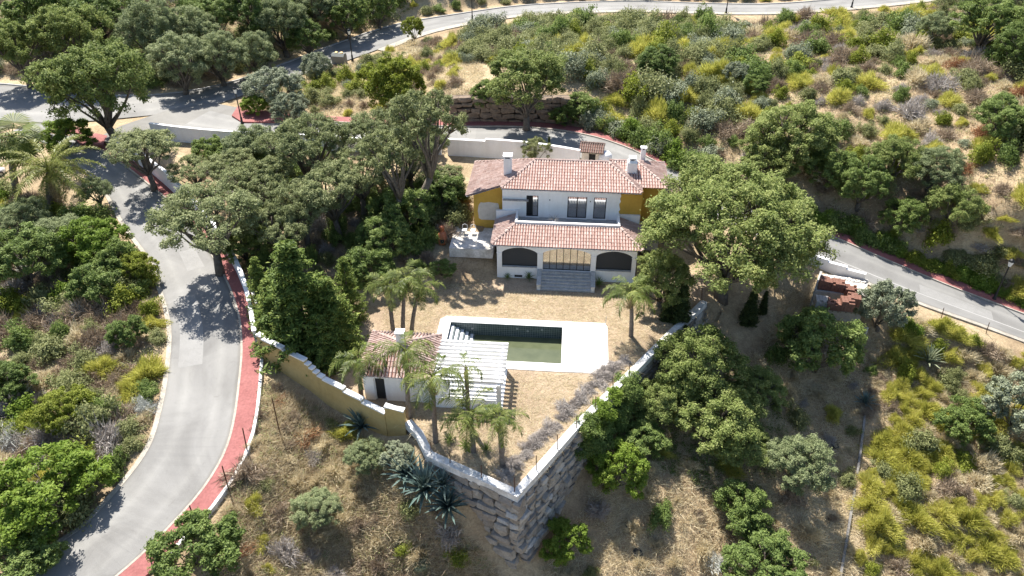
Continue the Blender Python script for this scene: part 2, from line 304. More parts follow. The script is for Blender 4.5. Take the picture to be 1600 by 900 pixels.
C_near = edge([(262, 197, 3.4), (345, 209, 3.5), (430, 214, 3.6), (560, 222, 3.8), (700, 229, 4.0), (800, 233, 4.0), (860, 238, 4.0), (915, 248, 4.0), (965, 262, 3.8), (1015, 284, 3.3), (1095, 326, 2.5), (1195, 372, 1.5), (1285, 412, 0.6), (1362, 446, -0.5), (1450, 482, -1.7), (1545, 515, -2.8), (1720, 580, -4.6), (1900, 650, -6.4)])
N_ROAD = 90
def pair(l, r):
    a = resample(l, N_ROAD * 8); b = resample(r, N_ROAD); out = b.copy(); j = 0
    tt = np.linspace(0, 1, N_ROAD)
    for i in range(N_ROAD):
        lo = max(j, int((tt[i] - 0.12) * len(a))); hi = min(len(a), max(lo + 2, int((tt[i] + 0.12) * len(a)))); lo = min(lo, len(a) - 2)
        j = lo + int(((a[lo:hi, :2] - b[i, :2]) ** 2).sum(1).argmin()); out[i] = a[j]
    for _ in range(4): out[1:-1] = 0.25 * out[:-2] + 0.5 * out[1:-1] + 0.25 * out[2:]
    return out, b
ROADS = {k: pair(l, r) for k, l, r in (('A', A_left, A_right), ('B', B_near, B_far), ('C', C_near, C_far))}
for k, (l, r) in ROADS.items():
    z = 0.5 * (l[:, 2] + r[:, 2]); l[:, 2] = z; r[:, 2] = z

# ------------------------------------------------------------------ terrain
ctrl = []
for k, (l, r) in ROADS.items():
    for i in range(2, N_ROAD, 7):
        c = 0.5 * (l[i] + r[i]); ctrl.append(tuple(c))
for px, py, z in [
    # slope between road and stone wall
    (420, 600, -0.5), (415, 700, -1.6), (390, 790, -2.0), (380, 890, -2.6), (500, 620, -1.0), (560, 665, -1.7), (500, 720, -2.6), (480, 850, -4.0), (600, 720, -2.0), (640, 720, -1.5), (600, 850, -5.0), (700, 870, -6.2),
    (800, 895, -6.8), (650, 790, -3.0), (672, 735, -0.9), (690, 748, -0.9), (715, 773, -1.7), (740, 805, -2.9), (770, 845, -4.6), (700, 800, -3.2), (798, 884, -6.3), (600, 1000, -7.5), (900, 1000, -9), (350, 1000, -3.8), (1200, 1000, -11), (1500, 1000, -12), (1800, 900, -11),
    # below the stone wall, right
    (880, 850, -6.6), (815, 884, -6.3), (850, 836, -5.7), (880, 796, -5.3), (910, 752, -4.5), (935, 707, -3.4), (920, 800, -5.9), (960, 720, -4.4), (1000, 850, -7.2), (1000, 640, -3.4), (1080, 590, -3.0), (1100, 520, -2.2), (1122, 497, -1.2), (1175, 490, -1.2), (1200, 560, -3.6), (1150, 700, -5.2),
    (1200, 850, -8.0), (1300, 700, -6.6), (1310, 890, -9.2), (1350, 640, -5.8), (1390, 540, -3.6), (1300, 500, -2.4), (1250, 450, -1.4), (1330, 450, -1.3), (1450, 540, -3.4), (1450, 650, -5.2), (1450, 800, -7.6), (1600, 560, -4.2), (1600, 700, -6.0), (1600, 880, -8.8), (1750, 700, -7),
    # behind and beside the house
    (1060, 330, 2.2), (1050, 420, 0.6), (1110, 420, 0.2), (1200, 420, 0.0), (745, 362, 2.0), (690, 378, 1.7), (720, 402, 1.4), (720, 440, 0.4), (640, 420, 0.7), (560, 330, 2.0), (700, 320, 2.6), (650, 255, 3.3), (850, 250, 3.6), (470, 400, 0.9), (430, 480, 0.5), (400, 330, 1.9), (330, 250, 2.9), (500, 260, 2.9),
    # hills behind
    (450, 165, 3.8), (500, 140, 4.1), (600, 150, 5.0), (560, 112, 3.8), (680, 150, 6.0), (700, 100, 5.6), (680, 60, 4.6), (800, 135, 6.8), (900, 140, 6.8), (800, 70, 6.2), (1000, 130, 7.2), (1000, 60, 6.8), (1000, 200, 4.8), (1100, 230, 4.6), (1100, 120, 7.4), (1200, 70, 7.0),
    (1300, 60, 7.6), (1250, 200, 6.2), (1400, 300, 3.6), (1350, 320, 2.8), (1450, 150, 8.2), (1600, 60, 9.5), (1600, 200, 8.0), (1550, 330, 4.2), (1560, 410, 1.2), (1750, 300, 8.0), (1700, 100, 11), (1850, 420, 3.0),
    (100, 110, 4.2), (100, 40, 6.5), (250, 100, 4.6), (250, 30, 7.5), (400, 60, 5.6), (500, 20, 7.0), (600, 5, 6.5), (-150, 80, 6.0), (800, -15, 7.0), (1100, -20, 8.5), (0, -20, 11), (400, -40, 11), (900, -60, 11), (1400, -60, 12),
    # left of the road
    (150, 350, 1.4), (60, 270, 2.4), (0, 260, 2.6), (80, 420, 0.6), (0, 420, 0.4), (150, 480, 0.4), (180, 560, 0.0), (80, 600, -0.6), (0, 620, -1.0), (180, 680, -0.5), (100, 720, -1.0), (60, 800, -1.4), (-100, 750, -2), (-200, 500, -0.4), (-200, 300, 2.2)]:
    p = at(px, py, z); ctrl.append(tuple(p))
ctrl = np.array(ctrl); cx = ctrl[:, :2] / 50.0
def tps_k(d2): return 0.5 * d2 * np.log(d2 + 1e-9)
n_ = len(ctrl); K = tps_k(((cx[:, None] - cx[None]) ** 2).sum(-1)) + np.eye(n_) * 2e-3
Pm = np.c_[np.ones(n_), cx]; Am = np.block([[K, Pm], [Pm.T, np.zeros((3, 3))]])
sol = np.linalg.solve(Am, np.r_[ctrl[:, 2], 0, 0, 0])
GX = np.arange(-112, 112.01, 0.4); GY = np.arange(14, 176.01, 0.4)
XX, YY = np.meshgrid(GX, GY); pts = np.stack([XX.ravel(), YY.ravel()], 1)
zz = np.empty(len(pts))
for a in range(0, len(pts), 20000):
    q = pts[a:a + 20000] / 50.0
    zz[a:a + 20000] = tps_k(((q[:, None] - cx[None]) ** 2).sum(-1)) @ sol[:n_] + np.c_[np.ones(len(q)), q] @ sol[n_:]
zz = np.clip(zz, -16, 20)
def vnoise(p, s, seed):
    r = np.random.default_rng(seed); g = r.normal(size=(64, 64)); q = p / s; i = np.floor(q).astype(int); f = q - i; f = f * f * (3 - 2 * f)
    a = g[i[:, 0] % 64, i[:, 1] % 64]; b = g[(i[:, 0] + 1) % 64, i[:, 1] % 64]; c = g[i[:, 0] % 64, (i[:, 1] + 1) % 64]; d = g[(i[:, 0] + 1) % 64, (i[:, 1] + 1) % 64]
    return (a * (1 - f[:, 0]) + b * f[:, 0]) * (1 - f[:, 1]) + (c * (1 - f[:, 0]) + d * f[:, 0]) * f[:, 1]
zz += 0.16 * vnoise(pts, 4.0, 1) + 0.07 * vnoise(pts, 1.3, 2)
# the flat garden: hard edge along its walls, soft edge elsewhere
GARDEN = [(-23.0, -10.8), (-12.6, -17.2), (-10.84, -17.1), (-9.14, -20.3), (-2.84, -23.2), (1.09, -16.7), (4.99, -11.12), (8.67, -5.73), (12.06, -0.99), (12.4, 3.0), (7.5, 6.0), (6, 8), (-5.4, 8), (-5.4, 2.0), (-7.5, 0.9), (-10.5, -0.4), (-14, -2.8), (-20, -7)]
GW = [wor(u, v) for u, v in GARDEN]; HARD = set(range(0, 8))
def poly_sd(P, poly):
    P = np.asarray(P); n = len(poly); best = np.full(len(P), 1e9); idx = np.zeros(len(P), int); ins = np.zeros(len(P), bool)
    for i in range(n):
        a, b = poly[i], poly[(i + 1) % n]; ax, ay, bx, by = a[0], a[1], b[0], b[1]
        e = np.array([bx - ax, by - ay]); w_ = P - np.array([ax, ay]); t = np.clip((w_ @ e) / (e @ e), 0, 1); d = np.linalg.norm(w_ - t[:, None] * e, axis=1)
        m = d < best; best[m] = d[m]; idx[m] = i
        cond = ((ay > P[:, 1]) != (by > P[:, 1])) & (P[:, 0] < (bx - ax) * (P[:, 1] - ay) / ((by - ay) if abs(by - ay) > 1e-12 else 1e-12) + ax); ins ^= cond
    return best, idx, ins
dist, ei, ins = poly_sd(pts, GW)
hard = np.isin(ei, list(HARD))
s_ = np.clip(dist / 3.0, 0, 1); s_ = s_ * s_ * (3 - 2 * s_)
zin = -0.03
zz = np.where(ins & ~(hard & (dist < 0.75)), zin, np.where(~hard, zz * s_ + zin * (1 - s_), zz))
zz = np.where(ins & hard & (dist < 0.75), np.minimum(zz, -0.4), zz)
# flatten under the roads and pavements
for k, (l, r) in ROADS.items():
    cen = 0.5 * (l + r); hw = 0.5 * np.linalg.norm((l - r)[:, :2], axis=1)
    fine = np.concatenate([cen[:-1] + (cen[1:] - cen[:-1]) * t for t in (0, 0.34, 0.67)]); hwf = np.concatenate([hw[:-1]] * 3)
    for a in range(0, len(pts), 20000):
        q = pts[a:a + 20000]; d2 = ((q[:, None] - fine[None, :, :2]) ** 2).sum(-1); j = d2.argmin(1); d = np.sqrt(d2[np.arange(len(q)), j])
        wgt = np.clip((d - hwf[j] - 1.9) / 3.5, 0, 1); wgt = wgt * wgt * (3 - 2 * wgt)
        okk = ~(ins[a:a + 20000])
        zz[a:a + 20000] = np.where(okk, zz[a:a + 20000] * wgt + (fine[j, 2] - 0.12) * (1 - wgt), zz[a:a + 20000])
ZZ = zz.reshape(XX.shape)
def T(x, y):
    i = min(max((x - GX[0]) / 0.4, 0), len(GX) - 1.001); j = min(max((y - GY[0]) / 0.4, 0), len(GY) - 1.001)
    a, b = int(i), int(j); fx, fy = i - a, j - b
    return float((ZZ[b, a] * (1 - fx) + ZZ[b, a + 1] * fx) * (1 - fy) + (ZZ[b + 1, a] * (1 - fx) + ZZ[b + 1, a + 1] * fx) * fy)
def G(px, py, h=0.0):
    """the point h above the ground that the photograph shows at a pixel"""
    d = ray(px, py); t = 22.0
    while t < 230:
        if H + d[2] * t < T(d[0] * t, d[1] * t) + h: break
        t += 0.3
    lo, hi = t - 0.3, t
    for _ in range(10):
        m = 0.5 * (lo + hi)
        if H + d[2] * m < T(d[0] * m, d[1] * m) + h: hi = m
        else: lo = m
    x, y = d[0] * hi, d[1] * hi
    return Vector((x, y, T(x, y)))
# terrain mesh, a hole under the pool
nx, ny = len(GX), len(GY)
ii = np.arange((nx - 1) * (ny - 1)); a = (ii // (nx - 1)) * nx + ii % (nx - 1)
quads = np.stack([a, a + 1, a + nx + 1, a + nx], 1)
V3 = np.c_[pts, zz]
lu = (pts[:, 0] - O.x) * math.cos(TH) - (pts[:, 1] - O.y) * math.sin(TH); lv = (pts[:, 0] - O.x) * math.sin(TH) + (pts[:, 1] - O.y) * math.cos(TH)
inpool = (lu > -9.85) & (lu < -0.3) & (lv > -10.0) & (lv < -5.3)
quads = quads[~inpool[quads].any(1)]
ground = struct(link('ground', mesh_np('ground', V3, quads, 'hill_soil', True)))
# beyond the detailed sheet the hills go on
rim = MB(); rx = [-900, -112, 112, 900]; ry = [-500, 14, 176, 1400]
def edge_ring(ptsline, outward):
    k = len(rim.v)
    for p in ptsline: rim.v.append(tuple(p)); rim.v.append((p[0] + outward[0], p[1] + outward[1], p[2] + outward[2]))
    for i in range(len(ptsline) - 1): rim.f.append((k + 2 * i, k + 2 * i + 1, k + 2 * i + 3, k + 2 * i + 2))
st = 6
edge_ring([(GX[0], GY[j], ZZ[j, 0]) for j in list(range(0, ny, st)) + [ny - 1]][::-1], (-900, 0, 40)); edge_ring([(GX[-1], GY[j], ZZ[j, -1]) for j in list(range(0, ny, st)) + [ny - 1]], (900, 0, 40))
edge_ring([(GX[i], GY[-1], ZZ[-1, i]) for i in list(range(0, nx, st)) + [nx - 1]][::-1], (0, 1200, 130)); edge_ring([(GX[i], GY[0], ZZ[0, i]) for i in list(range(0, nx, st)) + [nx - 1]], (0, -600, -60))
struct(rim.build('terrain', 'hill_soil'))

# garden surface inside the walls
bm = bmesh.new()
outer = [bm.verts.new((p.x, p.y, 0.0)) for p in GW]
hole = [bm.verts.new(wor(u, v)) for u, v in ((-10.2, -10.4), (2.6, -10.4), (2.6, -4.9), (-10.2, -4.9))]
es = [bm.edges.new((L[i], L[(i + 1) % len(L)])) for L in (outer, hole) for i in range(len(L))]
bmesh.ops.triangle_fill(bm, edges=es, use_beauty=True, normal=(0, 0, 1))
me = bpy.data.meshes.new('garden_ground'); bm.to_mesh(me); bm.free(); me.materials.append(MATS['garden_soil'])
struct(link('garden_ground', me))

# ------------------------------------------------------------------ road surfaces, kerbs, pavements
def strip(name, l, r, dz, mat, thick=0.0):
    m = MB(); n = len(l)
    for i in range(n):
        for p in (l[i], r[i]): m.v.append((p[0], p[1], p[2] + dz))
    if thick:
        for i in range(n):
            for p in (l[i], r[i]): m.v.append((p[0], p[1], p[2] + dz - thick))
    for i in range(n - 1):
        m.f.append((2 * i, 2 * i + 1, 2 * i + 3, 2 * i + 2))
        if thick:
            k = 2 * n; m.f.append((2 * i, 2 * i + 2, k + 2 * i + 2, k + 2 * i)); m.f.append((2 * i + 1, k + 2 * i + 1, k + 2 * i + 3, 2 * i + 3))
    o = m.build(name, mat); at_ = o.data.attributes.new('across', 'FLOAT', 'POINT'); at_.data.foreach_set('value', [float(i % 2) for i in range(len(m.v))]); return o
def offset(l, away, d):
    """line l moved by d further away from line `away`"""
    t = np.gradient(l[:, :2], axis=0); nrm = np.stack([-t[:, 1], t[:, 0]], 1); nrm /= np.linalg.norm(nrm, axis=1)[:, None]
    s = np.sign(((l - away)[:, :2] * nrm).sum(1))[:, None]; o = l.copy(); o[:, :2] += nrm * s * d; return o
aL, aR = ROADS['A']; bN, bF = ROADS['B']; cN, cF = ROADS['C']
struct(strip('road', aL, aR, 0.0, 'asphalt')); struct(strip('road', bN, bF, 0.006, 'asphalt')); struct(strip('road', cN, cF, 0.012, 'asphalt'))
m_noise('asphalt_patch', (0.235, 0.23, 0.22), (0.30, 0.294, 0.282), 0.6, 0.85, 0.15, 20)
def patch(l, r, a_, b_, i0, i1, k): return struct(strip('road_patch', l[i0:i1] * (1 - a_) + r[i0:i1] * a_, l[i0:i1] * (1 - b_) + r[i0:i1] * b_, k, 'asphalt_patch'))
patch(aL, aR, .12, .46, 27, 39, .005); patch(aL, aR, .5, .8, 42, 47, .005); patch(cN, cF, .3, .62, 66, 72, .018); patch(bN, bF, .2, .5, 40, 48, .012)
k1 = offset(aR, aL, 0.16); k2 = offset(aR, aL, 1.55); s_end = 84
struct(strip('kerb', aR[:s_end], k1[:s_end], 0.12, 'kerb_stone', 0.3)); struct(strip('pavement', k1[:s_end], k2[:s_end], 0.11, 'red_paving', 0.3))
g1 = offset(aL, aR, 0.35); struct(strip('gutter', aL[:78], g1[:78], 0.02, 'kerb_stone', 0.2))
h1 = offset(cF, cN, 0.16); h2 = offset(cF, cN, 1.6); struct(strip('kerb', cF[8:], h1[8:], 0.12, 'kerb_stone', 0.3)); struct(strip('pavement', h1[8:], h2[8:], 0.11, 'red_paving', 0.3))
b1 = offset(bF, bN, 0.3); struct(strip('kerb', bF, b1, 0.13, 'concrete', 0.3))
b2 = offset(bN, bF, 1.3); struct(strip('path', bN[32:], b2[32:], 0.03, 'kerb_stone', 0.2)); 
c0 = offset(cN, cF, 0.45); struct(strip('gutter', cN[40:], c0[40:], 0.0, 'kerb_stone', 0.35))
lm = cN * 0.72 + cF * 0.28; lm2 = cN * 0.703 + cF * 0.297; struct(strip('road_marking', lm[56:], lm2[56:], 0.017, 'line_paint'))
def flat_poly(name, px, z, mat, thick=0.25):
    m = MB(); m.prism([at(x, y, z)[:2] for x, y in px], z - thick, z); return struct(m.build(name, mat))
struct(flat_poly('road', [(150, 216), (190, 196), (262, 172), (330, 160), (372, 168), (380, 195), (430, 216), (345, 212), (262, 203), (235, 214), (185, 228)], 3.412, 'asphalt'))
flat_poly('pavement', [(372, 165), (362, 180), (378, 190), (430, 191), (450, 186), (440, 178)], 3.72, 'red_paving')
flat_poly('pavement', [(112, 212), (128, 226), (160, 226), (168, 212), (150, 208)], 3.42, 'red_paving')

# ------------------------------------------------------------------ roof tiles
def tile_plane(tiles, pans, poly, down):
    """barrel tiles over a planar convex polygon (3-D corners); down: horizontal direction of fall"""
    P = [Vector(p) for p in poly]; n = (P[1] - P[0]).cross(P[2] - P[0]).normalized()
    if n.z < 0: n = -n
    down = Vector((down[0], down[1], 0)); dn = (down - n * down.dot(n)).normalized(); ac = n.cross(dn).normalized()
    o = P[0]; q = [((p - o).dot(ac), (p - o).dot(dn)) for p in P]
    pans.add([p - n * 0.0 for p in P] if (P[1] - P[0]).cross(P[2] - P[0]).z > 0 else [p for p in P][::-1], [tuple(range(len(P)))])
    a0 = min(x for x, _ in q); a1 = max(x for x, _ in q); pitch = 0.245; N = max(1, int((a1 - a0) / pitch))
    pitch = (a1 - a0) / N
    for i in range(N):
        x = a0 + (i + 0.5) * pitch; ys = []
        for j in range(len(q)):
            (xa, ya), (xb, yb) = q[j], q[(j + 1) % len(q)]
            if (xa - x) * (xb - x) <= 0 and abs(xa - xb) > 1e-9: ys.append(ya + (yb - ya) * (x - xa) / (xb - xa))
        if len(ys) < 2: continue
        y0, y1 = min(ys), max(ys)
        y1 += 0.08; y = y1; L = 0.42
        while y > y0 + 0.05:
            ya = max(y - L - 0.06, y0); jx = random.uniform(-.012, .012); jz = random.uniform(0, .012); ra, rb = 0.082, 0.096
            vs = []
            for yy, rr, lift in ((ya, ra, 0.0), (y, rb, 0.016 + jz)):
                for t in (0, 40, 90, 140, 180):
                    c, s = math.cos(R_(t)) * rr, math.sin(R_(t)) * rr
                    vs.append(o + ac * (x + jx + c) + dn * yy + n * (s + lift + 0.005))
            vs.append(o + ac * (x + jx) + dn * y + n * 0.01)
            tiles.add(vs, [(k, k + 5, k + 6, k + 1) for k in range(4)] + [(9, 8, 7, 6, 5)])
            y -= L
def ridge_caps(tiles, p, q, r=0.13):
    p, q = Vector(p), Vector(q); d = q - p; L = d.length; d.normalize(); a = d.cross(Vector((0, 0, 1))).normalized(); b = a.cross(d); n = max(1, int(L / 0.42))
    if b.z < 0: b = -b
    for i in range(n):
        s0, s1 = L * i / n, L * (i + 1) / n + 0.05; vs = []
        for s, rr, lift in ((s0, r, 0.05), (s1, r * 0.82, 0.02)):
            for t in (-15, 35, 90, 145, 195):
                vs.append(p + d * s + a * math.cos(R_(t)) * rr + b * (math.sin(R_(t)) * rr + lift))
        tiles.add(vs, [(k, k + 1, k + 6, k + 5) for k in range(4)])
def roof(parent, planes, ridges, name='roof', under=None):
    t, p = MB(), MB()
    for poly, down in planes: tile_plane(t, p, poly, down)
    for a, b in ridges: ridge_caps(t, a, b)
    ro = p.build(name, 'tile_pan', parent); tl = stuff(t.build('roof_tiles', 'roof_tile', ro, False))
    if under:
        u = MB()
        for poly, down in planes: u.add([(x, y, z - 0.12) for x, y, z in poly], [tuple(range(len(poly)))])
        u.build('soffit', under, ro)
    return ro
def frame_rect(mb, u0, u1, z0, z1, v, w=0.07, d=0.09):
    mb.box((u0, v, z0), (u0 + w, v + d, z1)); mb.box((u1 - w, v, z0), (u1, v + d, z1)); mb.box((u0 + w, v, z0), (u1 - w, v + d, z0 + w)); mb.box((u0 + w, v, z1 - w), (u1 - w, v + d, z1))

# ------------------------------------------------------------------ the villa
villa = thing('villa', 'white and ochre two-storey villa with terracotta tiled roofs behind the pool', 'house', wor(0, 0, 0), -TH)
FV = 1.75                                         # front wall of the ground floor porch
arches = [(-6.05, -2.85, 1.25, 2.75, 3.28), (-2.35, 1.95, 0.98, 2.85, 3.36), (2.42, 5.6, 1.25, 2.75, 3.28)]
m = MB(); top = 3.68; th = 0.32
edges_u = [-6.5] + [q for a_ in arches for q in a_[:2]] + [5.98]
for i in range(0, 8, 2): m.box((edges_u[i], FV, -0.3), (edges_u[i + 1], FV + th, top))
for u0, u1, zs, zi, za in arches:
    m.box((u0, FV + 0.01, -0.3), (u1, FV + th - 0.01, zs))
    N = 14
    def az(t): return zi + (za - zi) * math.sin(math.pi * t) ** 0.7
    for k in range(N):
        t0, t1 = k / N, (k + 1) / N; x0, x1 = u0 + (u1 - u0) * t0, u0 + (u1 - u0) * t1
        m.hexa([(x0, FV, az(t0)), (x1, FV, az(t1)), (x1, FV + th, az(t1)), (x0, FV + th, az(t0)), (x0, FV, top), (x1, FV, top), (x1, FV + th, top), (x0, FV + th, top)])
m.box((-6.5, FV + th, -0.3), (-6.2, 6.2, top)); m.box((5.68, FV + th, -0.3), (5.98, 6.2, top))
m.build('porch_wall', 'white_paint', villa)
for u in (-6.28, -2.6, 2.18, 5.8):
    MB().box((u - 0.25, FV - 0.05, 2.62), (u + 0.25, FV - 0.002, 2.70)).build('pier_capital', 'white_paint', villa)
m = MB().box((-6.2, FV + th, 0.9), (5.68, 6.2, 0.98)); m.build('porch_floor', 'step_stone', villa)
MB().box((-6.2, 5.9, 0.98), (5.68, 6.15, 3.6)).build('porch_back_wall', 'plaster', villa)
for k in (0, 2):
    u0, u1, zs, zi, za = arches[k]; w_ = MB(); v = FV + 0.2
    w_.box((u0, v, zs), (u1, v + 0.03, za)); so = w_.build('insect_screen', 'screen', villa)
    f = MB(); frame_rect(f, u0, u1, zs + 0.003, za, v - 0.05, 0.06, 0.05); f.build('screen_frame', 'dark_frame', so)
    MB().box((u0 - 0.0, FV - 0.05, zs - 0.07), (u1, FV + 0.1, zs + 0.002)).build('sill', 'step_stone', villa)
u0, u1, zs, zi, za = arches[1]; door = MB()
v = FV + 0.16; N = 7
for k in range(N + 1):
    x = u0 + (u1 - u0) * k / N; door.box((x - 0.03, v, zs), (x + 0.03, v + 0.07, za))
door.box((u0, v + 0.002, zs), (u1, v + 0.068, zs + 0.08)); dr = door.build('folding_door', 'dark_frame', villa)
for k in range(N):
    x0 = u0 + (u1 - u0) * k / N + 0.03; x1 = u0 + (u1 - u0) * (k + 1) / N - 0.03
    MB().box((x0, v + 0.03, zs + 0.08), (x1, v + 0.045, za)).build('pane', 'mirror_glass', dr)
# front steps with cheek walls
for k in range(6):
    z1 = 0.98 - k * 0.163; v1 = FV - 0.0 - k * 0.3
    s = MB(); s.box((-2.42, v1 - 0.30, -0.2), (2.02, v1 - 0.002, z1 - 0.045)); s.box((-2.42, v1 - 0.335, z1 - 0.045), (2.02, v1 - 0.002, z1)); s.build('step', 'step_stone', villa)
for u in (-2.78, 2.04):
    c = MB(); c.hexa([(u, -0.05, -0.2), (u + 0.34, -0.05, -0.2), (u + 0.34, FV - 0.003, -0.2), (u, FV - 0.003, -0.2), (u, -0.05, 0.55), (u + 0.34, -0.05, 0.55), (u + 0.34, FV - 0.003, 1.06), (u, FV - 0.003, 1.06)])
    ck = c.build('step_cheek', 'old_white', villa)
    t_ = MB(); t_.hexa([(u - 0.03, -0.09, 0.552), (u + 0.37, -0.09, 0.552), (u + 0.37, FV - 0.003, 1.062), (u - 0.03, FV - 0.003, 1.062), (u - 0.03, -0.09, 0.61), (u + 0.37, -0.09, 0.61), (u + 0.37, FV - 0.003, 1.12), (u - 0.03, FV - 0.003, 1.12)]); t_.build('cheek_cap', 'step_stone', ck)
MB().box((-4.9, FV - 0.02, 0.12), (-4.2, FV + 0.001, 0.34)).build('floor_vent', 'dark_room', villa)
# upper storey: white front with three windows
UV = 6.2
wins = [(-4.15, -3.05, 3.98, 6.18, 2), (-0.35, 1.42, 3.98, 6.22, 2), (2.05, 3.2, 3.98, 6.22, 1)]
m = MB(); us = [-6.38] + [q for w_ in wins for q in w_[:2]] + [4.35]
for i in range(0, 8, 2): m.box((us[i], UV, 3.2), (us[i + 1], UV + 0.3, 6.98))
for u0, u1, z0, z1, n in wins:
    m.box((u0, UV, 3.2), (u1, UV + 0.3, z0)); m.box((u0, UV, z1), (u1, UV + 0.3, 6.98))
m.build('upper_wall', 'white_paint', villa)
for i, (u0, u1, z0, z1, n) in enumerate(wins):
    f = MB(); frame_rect(f, u0, u1, z0, z1, UV + 0.10, 0.085, 0.08)
    for k in range(1, n): x = u0 + (u1 - u0) * k / n; f.box((x - 0.035, UV + 0.095, z0 + 0.085), (x + 0.035, UV + 0.185, z1 - 0.085))
    wd = f.build('window', 'dark_frame', villa)
    for k in range(n):
        x0 = u0 + (u1 - u0) * k / n + 0.05; x1 = u0 + (u1 - u0) * (k + 1) / n - 0.05
        if i == 0 and k == 0:
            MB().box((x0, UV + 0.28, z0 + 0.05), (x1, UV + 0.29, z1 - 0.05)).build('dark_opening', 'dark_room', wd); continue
        MB().box((x0, UV + 0.13, z0 + 0.07), (x1, UV + 0.145, z1 - 0.07)).build('pane', 'mirror_glass', wd)
    MB().box((u0 - 0.08, UV - 0.07, z0 - 0.06), (u1 + 0.08, UV - 0.002, z0)).build('sill', 'white_paint', villa)
for u in (-2.0, 1.72): MB().box((u - 0.04, UV - 0.05, 5.75), (u + 0.04, UV - 0.002, 5.86)).build('wall_lamp', 'black_metal', villa)
MB().box((-6.3, UV - 0.35, 5.72), (-3.95, UV - 0.002, 5.78)).build('awning_rail', 'concrete', villa)
# jagged edge of bare ochre on the right, then the set-back wing
m = MB(); jag = [(4.35, 3.2), (6.42, 3.2), (6.42, 6.98), (4.35, 6.98)]
zs_ = np.linspace(6.98, 3.2, 15); jl = [(4.35 + (0.0 if k in (0, 14) else random.uniform(-0.07, 0.06)), z) for k, z in enumerate(zs_)]
m.box((4.35, UV + 0.004, 3.2), (6.42, UV + 0.3, 6.98)); m.build('ochre_wall', 'yellow_paint', villa)
mm = MB(); pts_ = [(4.352, z) for z in zs_]
for k in range(14): mm.add([(4.3, UV - 0.004, zs_[k]), (4.36 + abs(jl[k][0] - 4.35) * 2.2, UV - 0.004, zs_[k]), (4.36 + abs(jl[k + 1][0] - 4.35) * 2.2, UV - 0.004, zs_[k + 1]), (4.3, UV - 0.004, zs_[k + 1]), (4.3, UV + 0.1, zs_[k]), (4.36 + abs(jl[k][0] - 4.35) * 2.2, UV + 0.1, zs_[k]), (4.36 + abs(jl[k + 1][0] - 4.35) * 2.2, UV + 0.1, zs_[k + 1]), (4.3, UV + 0.1, zs_[k + 1])], [(0, 3, 2, 1), (1, 2, 6, 5), (0, 1, 5, 4), (2, 3, 7, 6)])
mm.build('paint_edge', 'white_paint', villa)
MB().box((6.12, 6.51, 2.6), (6.42, 12.0, 6.9)).build('side_wall', 'yellow_paint', villa)
MB().box((6.425, 7.35, 1.0), (8.45, 12.1, 6.98)).build('wing_wall', 'yellow_paint', villa)
m = MB().box((8.46, 8.0, 0.6), (10.0, 12.0, 5.0)); an = m.build('annex_wall', 'yellow_paint', villa)
MB().box((8.7, 7.97, 3.0), (9.3, 7.998, 4.6)).build('annex_window', 'dark_frame', an)
# left wing under the long slope, bare plaster patch
MB().box((-9.15, 6.75, 1.6), (-6.385, 12.9, 5.75)).build('left_wing_wall', 'yellow_paint', villa)
g = MB(); g.add([(-9.15, 6.752, 5.75), (-6.385, 6.752, 5.75), (-6.385, 6.752, 6.8), (-9.15, 10.0, 5.75), (-6.385, 10.0, 5.75), (-6.385, 10.0, 6.8)], [(0, 1, 2), (0, 2, 5, 3), (3, 5, 4)]); g.build('gable', 'yellow_paint', villa)
pa = []
for k in range(28):
    t = 2 * math.pi * k / 28; r = random.uniform(0.95, 1.05)
    c, s = math.cos(t), math.sin(t); pa.append((-7.72 + 1.02 * math.copysign(abs(c) ** 0.42, c) * r, 6.735, 4.05 + 0.95 * math.copysign(abs(s) ** 0.42, s) * r))
pm = MB(); pm.add(pa + [(x, 6.749, z) for x, y, z in pa], [tuple(range(28))] + [(k, k + 28, (k + 1) % 28 + 28, (k + 1) % 28) for k in range(28)]); pm.build('plaster_patch', 'plaster', villa)
MB().box((-6.37, 6.51, 2.0), (-6.1, 10.5, 6.9)).build('side_wall', 'yellow_paint', villa)
MB().box((-9.1, 12.95, 1.0), (6.4, 13.2, 5.7)).build('back_wall', 'white_paint', villa)
# balcony
MB().box((-4.85, 4.2, 3.86), (4.25, UV - 0.003, 3.94)).build('balcony_floor', 'grey_floor', villa)
MB().box((-5.05, 3.95, 3.7), (4.45, 4.2, 4.66)).build('balcony_parapet', 'white_paint', villa)
for u in (-5.05, 4.25): MB().box((u, 4.202, 3.7), (u + 0.2, UV - 0.002, 4.72)).build('side_parapet', 'white_paint', villa)
MB().box((-6.95, UV - 0.26, 2.9), (-5.06, UV - 0.003, 4.62)).build('low_parapet', 'white_paint', villa)
MB().box((4.46, UV - 0.26, 2.9), (6.35, UV - 0.003, 4.62)).build('low_parapet', 'white_paint', villa)
MB().box((6.355, 5.9, 1.0), (8.3, 7.34, 3.3)).build('side_terrace', 'concrete', villa)
